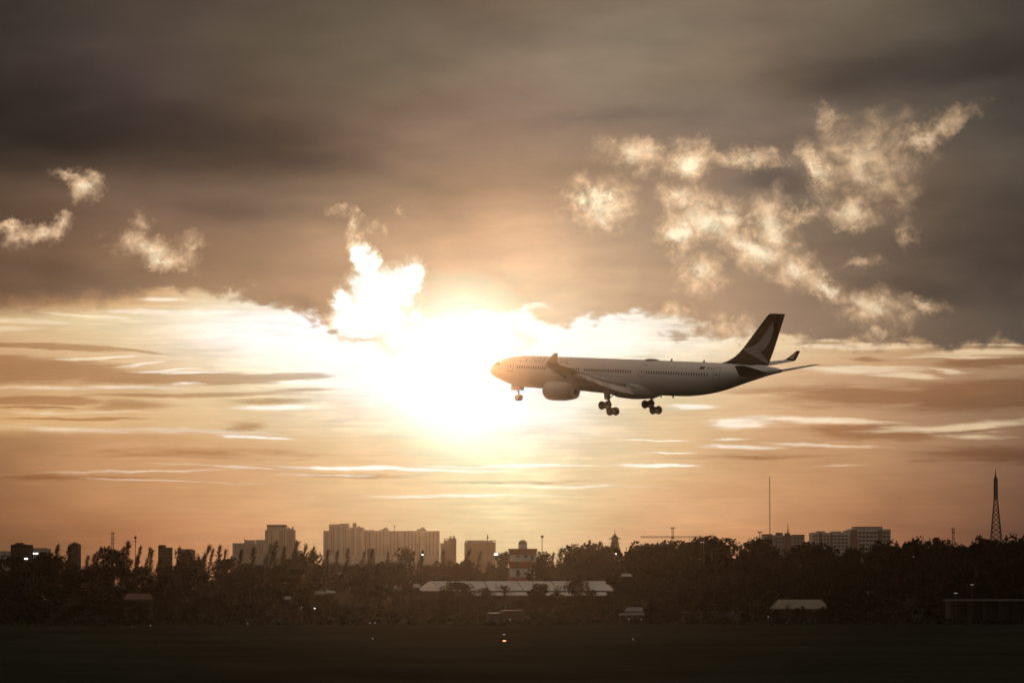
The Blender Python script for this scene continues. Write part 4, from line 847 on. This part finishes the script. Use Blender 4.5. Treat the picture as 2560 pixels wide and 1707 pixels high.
def tree(kind, x, ytop, Y, label, group, wk=1., i=None):
    global ntree
    P = PROTO[kind]; me, tr, H = P[(ntree*5+3) % len(P) if i is None else i % len(P)]; ntree += 1
    h = max(1.5, Z_(ytop, Y)); k = h/H; g = rnd
    nm = {'round': 'broadleaf_tree', 'feathery': 'casuarina_tree', 'open': 'palm_tree', 'bush': 'bush'}[kind]
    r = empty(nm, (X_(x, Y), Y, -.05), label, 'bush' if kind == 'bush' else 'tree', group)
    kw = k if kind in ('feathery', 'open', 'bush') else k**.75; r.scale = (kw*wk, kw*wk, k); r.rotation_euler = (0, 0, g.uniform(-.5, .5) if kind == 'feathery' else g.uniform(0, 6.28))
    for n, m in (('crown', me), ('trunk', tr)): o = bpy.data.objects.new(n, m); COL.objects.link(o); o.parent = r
    return r
# skyline profile of the wood
PR = [(0,1392),(60,1394),(100,1386),(135,1378),(165,1384),(215,1384),(240,1380),(300,1382),(350,1380),(390,1392),(440,1392),(470,1380),(540,1380),(570,1386),(620,1384),(680,1376),(740,1378),(770,1390),(820,1392),(880,1390),(940,1394),(1000,1392),(1060,1392),(1120,1390),(1200,1388),(1260,1390),(1345,1386),(1375,1388),(1400,1376),(1430,1366),(1470,1362),(1510,1370),(1530,1386),(1560,1384),(1590,1372),(1640,1372),(1680,1366),(1720,1366),(1760,1352),(1800,1350),(1830,1368),(1860,1368),(1890,1352),(1930,1366),(1970,1374),(2010,1358),(2050,1368),(2100,1378),(2160,1380),(2200,1360),(2240,1368),(2290,1352),(2350,1352),(2390,1362),(2440,1354),(2500,1350),(2560,1346)]
def prof(x): return float(np.interp(x, [p[0] for p in PR], [p[1] for p in PR]))
ZN = [(-60,60,'at the far left edge'),(60,205,'beside the dark blocky house at far left'),(205,300,'left of the pale pylon'),(300,392,'around the light mast'),(392,450,'in front of the twin-roof block'),(450,560,'right of the twin-roof block'),(560,650,'in front of the low stepped block'),(650,745,'in front of the square apartment tower'),(745,812,'in the gap left of the long apartment block'),(812,910,'in front of the taller half of the long apartment block'),(910,1100,'in front of the long apartment slab'),(1100,1160,'below the twin-turret building'),(1160,1262,'below the flat block left of the domed tower'),(1262,1350,'right beside the domed tower'),(1350,1410,'right of the drum-headed mast'),(1410,1525,'left of the pagoda'),(1525,1600,'right below the pagoda'),(1600,1700,'below the tower crane'),(1700,1815,'under the right half of the crane jib'),(1815,1870,'in the dip right of the crane'),(1870,1960,'below the winged bracket mast'),(1960,2030,'in front of the banded flats'),(2030,2150,'in front of the left part of the wide stepped flats'),(2150,2245,'in front of the right part of the wide stepped flats'),(2245,2360,'right of the wide stepped flats'),(2360,2450,'by the small relay mast'),(2450,2660,'at the foot of the tall lattice tower')]
ORD = ['first','second','third','fourth','fifth','sixth','seventh','eighth','ninth','tenth','eleventh','twelfth','thirteenth','fourteenth','fifteenth','sixteenth']
def zone(x):
    for a, c, s in ZN:
        if a <= x < c: return s
    return 'at the far edge'
ridge = []
# tall ones that break the skyline: (x, top, kind, width)
SPIKES = [(28,1388,'round',.8),(118,1372,'round',.9),(138,1357,'feathery',.9),(160,1358,'feathery',1.),(225,1364,'feathery',.9),(252,1366,'feathery',1.),(268,1368,'round',.8),(296,1362,'feathery',.8),(313,1347,'feathery',1.),(330,1360,'feathery',.9),(348,1364,'feathery',.8),(366,1370,'feathery',.9),(434,1362,'feathery',.7),(462,1374,'round',.7),(488,1358,'feathery',1.1),(512,1368,'feathery',.9),(536,1359,'feathery',1.1),(552,1370,'feathery',.8),(598,1372,'feathery',.9),(622,1366,'feathery',1.),(642,1354,'feathery',1.),(660,1364,'feathery',.9),(682,1347,'feathery',1.05),(700,1362,'feathery',.9),(722,1344,'feathery',1.1),(736,1356,'feathery',.9),(764,1361,'feathery',.9),(782,1376,'round',.6),(806,1372,'feathery',.9),(838,1376,'feathery',.8),(858,1368,'feathery',1.),(882,1376,'feathery',.9),(908,1372,'feathery',.8),(962,1378,'feathery',.8),(1018,1370,'round',.7),(1050,1376,'feathery',.9),(1100,1374,'feathery',.8),(1148,1372,'feathery',.9),(1182,1376,'feathery',.9),(1252,1376,'feathery',.9),(1262,1380,'round',.7),(1352,1376,'round',.7),(1372,1380,'feathery',.8),(1396,1368,'feathery',1.1),(1412,1370,'feathery',1.),(1424,1372,'round',.7),(1452,1357,'round',1.15),(1492,1355,'round',1.),(1512,1366,'round',.8),(1578,1370,'round',.8),(1596,1365,'round',.8),(1621,1357,'round',1.),(1662,1361,'round',.9),(1687,1348,'round',1.15),(1735,1350,'round',.9),(1757,1344,'round',.8),(1780,1333,'round',1.),(1800,1341,'round',1.),(1841,1356,'feathery',.7),(1868,1358,'round',.8),(1890,1338,'round',1.2),(1912,1350,'round',.9),(1990,1362,'round',.9),(2016,1348,'round',1.2),(2042,1362,'round',.9),(2075,1370,'round',.7),(2117,1362,'round',.7),(2140,1366,'round',.7),(2205,1352,'round',1.),(2225,1360,'round',.9),(2262,1358,'round',.9),(2292,1348,'round',1.1),(2328,1345,'round',1.1),(2350,1350,'round',.9),(2405,1356,'round',.8),(2438,1348,'round',1.),(2458,1342,'round',.7),(2490,1344,'round',1.1),(2530,1349,'round',1.),(2556,1338,'round',1.)]
for x, y, kd, wk in SPIKES:
    if kd == 'feathery': y = 1386-(1386-y)*.8; wk *= .85
    ridge.append((x, y, kd, wk, rnd.uniform(735, 830)))
x = -40
while x < 2600:
    left = x < 1400
    kd = 'feathery' if (left and rnd.random() < .4) else 'round'
    ridge.append((x+rnd.uniform(-7, 7), prof(x)+(rnd.uniform(4, 20) if left else rnd.uniform(10, 30)), kd, rnd.uniform(.85, 1.1), rnd.uniform(790, 900))); x += rnd.uniform(30, 40)
ridge.sort()
cnt = {}
for x, y, kd, wk, Y in ridge:
    z = zone(x); k = (z, kd); cnt[k] = cnt.get(k, 0)+1
tot_ = dict(cnt); cnt = {}
for x, y, kd, wk, Y in ridge:
    if abs(x-1307) < 64 and Y < 790: Y = 800.
    if 1268 < x < 1346: y = max(y, 1390)
    z = zone(x); k = (z, kd); cnt[k] = cnt.get(k, 0)+1; n = cnt[k]
    look = {'round': 'round-crowned dark tree', 'feathery': 'spiky feathery dark tree'}[kd]
    o_ = 'only' if tot_[k] == 1 else ORD[min(n-1, 15)]+' from left'
    lab = f"{look} on the skyline {z}" + ('' if tot_[k] == 1 else f", {o_} of its kind")
    words = lab.split()
    tree(kd, x, y, Y, lab if len(words) <= 16 else ' '.join(words[:16]), 'trees along the skyline', wk)
# darker trees in front, one shade: nothing tells them apart within a stretch
def front(x0, x1, step, Y0, Y1, y0, y1, kinds, where, grp, wk=(.9, 1.3)):
    x = x0
    while x < x1:
        kd = kinds[int(rnd.random()*len(kinds))]
        tree(kd, x, rnd.uniform(y0, y1), rnd.uniform(Y0, Y1), f"dark {'bush' if kd == 'bush' else 'rounded tree'} {where}", grp, rnd.uniform(*wk)); x += step*rnd.uniform(.8, 1.2)
G2 = 'dark trees in the middle of the wood'; G3 = 'dark trees and bushes by the field'
front(-30, 860, 50, 660, 715, 1404, 1430, ['round'], 'in the shaded middle row left of the warehouse', G2)
front(880, 1262, 44, 738, 765, 1402, 1428, ['round'], 'in the brownish row behind the warehouse', G2)
front(1372, 1560, 42, 738, 765, 1396, 1420, ['round'], 'behind the right half of the warehouse', G2)
front(1540, 2600, 50, 660, 720, 1392, 1420, ['round'], 'in the shaded middle row right of the warehouse', G2)
front(-30, 780, 58, 600, 640, 1462, 1490, ['round', 'round', 'bush'], 'low in the shade at left', G3)
front(1640, 2600, 54, 600, 650, 1440, 1472, ['round'], 'low in the shade at right', G3)
front(-30, 1040, 62, 548, 585, 1508, 1530, ['bush', 'round'], 'at the field edge left of the warehouse', G3)
front(1040, 1540, 50, 600, 690, 1486, 1502, ['bush', 'round'], 'just below the warehouse roof', G3)
front(1040, 1540, 60, 548, 580, 1520, 1540, ['bush'], 'at the field edge below the warehouse', G3)
front(1630, 1920, 56, 548, 580, 1506, 1534, ['bush', 'round'], 'at the field edge left of the hip-roofed shed', G3)
front(2090, 2600, 58, 548, 580, 1500, 1530, ['bush', 'round'], 'at the field edge right of the hip-roofed shed', G3)
SP = [(932,1414,640,'round',1.55,'large round dark tree standing alone left of the warehouse'),(1140,1453,690,'round',.95,'leafy dark tree hiding the warehouse roof, left one of the middle pair'),(1162,1458,685,'round',.8,'smaller tree joined to the leafy one over the warehouse roof'),(1215,1465,680,'round',.8,'low rounded tree over the lower edge of the warehouse roof'),
 (1264,1456,688,'open',1.1,'open palm-like tree standing out against the pale warehouse roof'),(1352,1456,690,'round',.85,'bushy tree before the warehouse roof, near the thin yard pole'),(1330,1466,684,'round',.6,'low tree at the foot of the thin yard pole'),(1392,1461,690,'open',.9,'ragged open tree before the right part of the warehouse roof'),
 (1448,1448,690,'round',1.,'tall dark tree cutting across the right part of the warehouse roof'),(1478,1462,686,'open',.9,'spreading open tree near the right end of the warehouse roof'),(1112,1470,690,'round',.6,'low round tree by the warehouse gable'),
 (1968,1508,572,'open',.8,'small open shrub in front of the hip-roofed shed, left one'),(2008,1510,572,'open',.8,'small open shrub in front of the hip-roofed shed, right one'),(1990,1520,568,'bush',.9,'dark bush below the hip-roofed shed'),(1940,1524,566,'bush',.8,'dark bush at the left corner of the hip-roofed shed'),(2052,1522,566,'bush',.9,'dark bush at the right corner of the hip-roofed shed')]
for x, y, Y, w in ((798, 1487, 645, 'the left one of the paired huts'), (826, 1485, 640, 'the right one of the paired huts'), (718, 1498, 608, 'the tiny pale-roofed hut'), (990, 1475, 676, 'the small grey hut left of the warehouse'), (1041, 1469, 686, 'the tiny white-roofed hut at the warehouse'), (1563, 1456, 630, 'the slim watch post'), (330, 1499, 588, 'the red-roofed house'), (358, 1502, 586, 'the right half of the red-roofed house')):
    SP.append((x, y, Y, 'round', .9, 'dark rounded tree right in front of '+w))
for x, y, Y, kd, wk, lab in SP: tree(kd, x, y, Y, lab, None, wk, 3 if x == 932 else None)
# undergrowth
g = random.Random(5); b = MB()
for _ in range(9000):
    Y = g.choice([546, 560, 600, 650, 700, 760])+g.uniform(-6, 10); x = g.uniform(-60, 2620); h = (.9 if Y < 580 else 1.7)*g.random()
    leaf(b, Vector((X_(x, Y), Y, h)), g.uniform(.2, .42), g)
tag(b.build('undergrowth', leafm[0]), kind='stuff')
# ------------------------------------------------------------------ vehicles and lights
vanm = mt('van_paint', (.07, .063, .06), .5, .08, 1., .4); tyre = rubber
def van(x, Y, label, L=4.6, H=1.9, m=None, turn=0.):
    r = empty('parked_van', (X_(x, Y), Y, .02), label, 'van', 'vehicles parked along the field edge', rot=(0, 0, turn)); h = L/2
    b = MB(); pr_ = [(-h, .35), (-h, H*.92), (-h+.25, H), (h-1.25, H), (h-.75, H*.62), (h-.05, H*.5), (h, .35)]
    b.loft([[(p[0], y, p[1]) for p in pr_] for y in (-.85, .85)]); b.build('body', m or vanm, r)
    for sd in (-1, 1):
        b = MB(); b.add([(h-1.95, sd*.86, H*.60), (h-.95, sd*.86, H*.60), (h-1.3, sd*.86, H*.92), (h-1.95, sd*.86, H*.92)], [(0, 1, 2, 3)]); b.build('side_window', glassd, r)
        for dx in (-h+.9, h-.9):
            b = MB(); b.lathe([(sd*.62, .32), (sd*.88, .32)], 'y', (dx, 0, .32), 14); b.build('wheel', tyre, r)
    return r
van(1744, 556, 'pale low van parked at the field edge, left one of the right-hand row'); van(1803, 556, 'pale van parked at the field edge, middle of the right-hand row'); van(1829, 557, 'pale van at the right end of the right-hand row', 3.6, 1.7)
van(1250, 552, 'dim van parked at the field edge below the domed tower, left one', 4.2, 1.8); van(1288, 553, 'dull rosy van parked at the field edge below the domed tower, right one', 4.8, 2.2, mt('rosy_van', (.09, .06, .054), .5, .08, 1.))
lampw = mt('lamp_glow', (.8, .8, .8), .5, 0, 1., .3, 0, (1., .97, .92, 3.)); lampo = mt('orange_glow', (.8, .5, .2), .5, 0, 1., .3, 0, (1., .45, .16, 3.)); lampd = mt('dim_glow', (.5, .5, .5), .5, 0, 1., .3, 0, (.9, .9, .8, .3))
def lamp(name, x, y, Y, label, group, wpx=3., hpx=2., m=None):
    r = empty(name, (X_(x, Y), Y, 0), label, 'light', group); p = px2m(1, Y); z = Z_(y, Y)
    b = MB(); b.tube((0, .12, 0), (0, .12, max(.12, z)), .05, .04, 6); b.build('pole', mast_m, r)
    b = MB(); b.box(-wpx*p/2-.03, wpx*p/2+.03, -.02, .2, z+hpx*p/2, z+hpx*p/2+.05); b.build('housing', mast_m, r)
    b = MB(); b.lathe([(-wpx*p/2, hpx*p*.25), (-wpx*p*.3, hpx*p/2), (wpx*p*.3, hpx*p/2), (wpx*p/2, hpx*p*.25)], 'x', (0, 0, z), 10); b.build('lamp', m or lampw, r)
GF, GS = 'floodlights among the skyline trees', 'small lights along the field edge'
for x, y, w, lab in ((85, 1383, 5, 'bright white floodlight on the grey shed at far left, upper left of two'), (92, 1383, 6, 'bright white floodlight on the grey shed at far left, upper right of two'), (65, 1396, 9, 'bright white floodlight lowest at far left, below the dark blocky house')): lamp('floodlight', x, y, 640, lab, GF, w, 4)
lamp('floodlight', 1240, 1385, 700, 'bright white floodlight just left of the domed tower', GF, 10, 4.5); lamp('floodlight', 1056, 1386, 720, 'small warm floodlight before the long apartment slab', GF, 5, 3)
lamp('floodlight', 1540, 1384, 720, 'tiny white floodlight at the foot of the pagoda', GF, 3, 3); lamp('floodlight', 1753, 1355, 715, 'tiny pale floodlight below the crane jib, left of two', GF, 3, 2.5, lampd); lamp('floodlight', 1759, 1355, 715, 'tiny pale floodlight below the crane jib, right of two', GF, 3, 2.5, lampd)
for x, y, w, m, lab in ((787, 1520, 4, lampw, 'bright white lamp below the paired huts'), (620, 1558, 2.4, lampd, 'dim lamp at the field edge below the square apartment tower'), (754, 1518, 2.4, lampd, 'dim lamp left of the bright white lamp'), (925, 1556, 2.6, lampd, 'dim lamp below the large round tree, left of two'), (938, 1556, 2.6, lampd, 'dim lamp below the large round tree, right of two'), (1572, 1547, 3, lampd, 'small lamp before the low garage, left of two'), (1603, 1547, 3, lampd, 'small lamp before the low garage, right of two'), (1920, 1541, 3, lampd, 'small lamp left below the hip-roofed shed'), (331, 1563, 2.4, lampd, 'dim lamp below the light mast, left of two'), (377, 1563, 2.4, lampd, 'dim lamp below the light mast, right of two'), (1275, 1548, 3, lampd, 'dim lamp between the two dim vans'), (2389, 1482, 9, lampd, 'dim strip lamp on the right-hand dark shed'), (2430, 1461, 8, lampd, 'dim strip lamp high among the trees at right')):
    lamp('field_lamp', x, y, 544, lab, GS, w, 2.2 if w > 2.5 else 2, m)
def runway_light(x, y, m, lab, w=3.):
    Y = 8/((y-1430)/FPX); r = empty('runway_light', (X_(x, Y), Y, 0), lab, 'light', 'lights set in the grass field')
    b = MB(); b.lathe([(0, .16), (.1, .14), (.14, .06)], 'z', (0, 0, 0), 10); b.build('base', mast_m, r); b = MB(); p = px2m(1, Y); b.lathe([(.14, w*p*.45), (.14+p*1.1, w*p*.5), (.14+p*2.2, w*p*.2)], 'z', (0, 0, 0), 10); b.build('lens', m, r)
runway_light(1261, 1604, lampo, 'orange runway light glowing in the grass below the domed tower', 9); runway_light(1260, 1588, lampd, 'faint light just above the orange runway light', 6)
runway_light(932, 1598, lampd, 'faint runway light in the grass at left', 3); runway_light(1582, 1600, lampd, 'faint runway light in the grass at right', 3)


# haze: one closed box of thin even air round everything
def haze_box():
    x0, x1, y0, y1, z0, z1 = BOX
    bm = bmesh.new()
    bmesh.ops.create_cube(bm, size=1, matrix=Matrix.Translation(((x0+x1)/2, (y0+y1)/2, (z0+z1)/2)) @ Matrix.Diagonal((x1-x0, y1-y0, z1-z0, 1)))
    me = bpy.data.meshes.new('haze'); bm.to_mesh(me); o = bpy.data.objects.new('haze', me); COL.objects.link(o)
    m = bpy.data.materials.new('haze'); m.use_nodes = True; t = m.node_tree; t.nodes.clear()
    v = t.nodes.new('ShaderNodeVolumePrincipled'); v.inputs['Color'].default_value = (*HAZE_COL, 1); v.inputs['Density'].default_value = HAZE_D
    v.inputs['Anisotropy'].default_value = HAZE_G
    out = t.nodes.new('ShaderNodeOutputMaterial'); t.links.new(v.outputs[0], out.inputs['Volume']); me.materials.append(m)
    tag(o, kind='stuff')
haze_box()
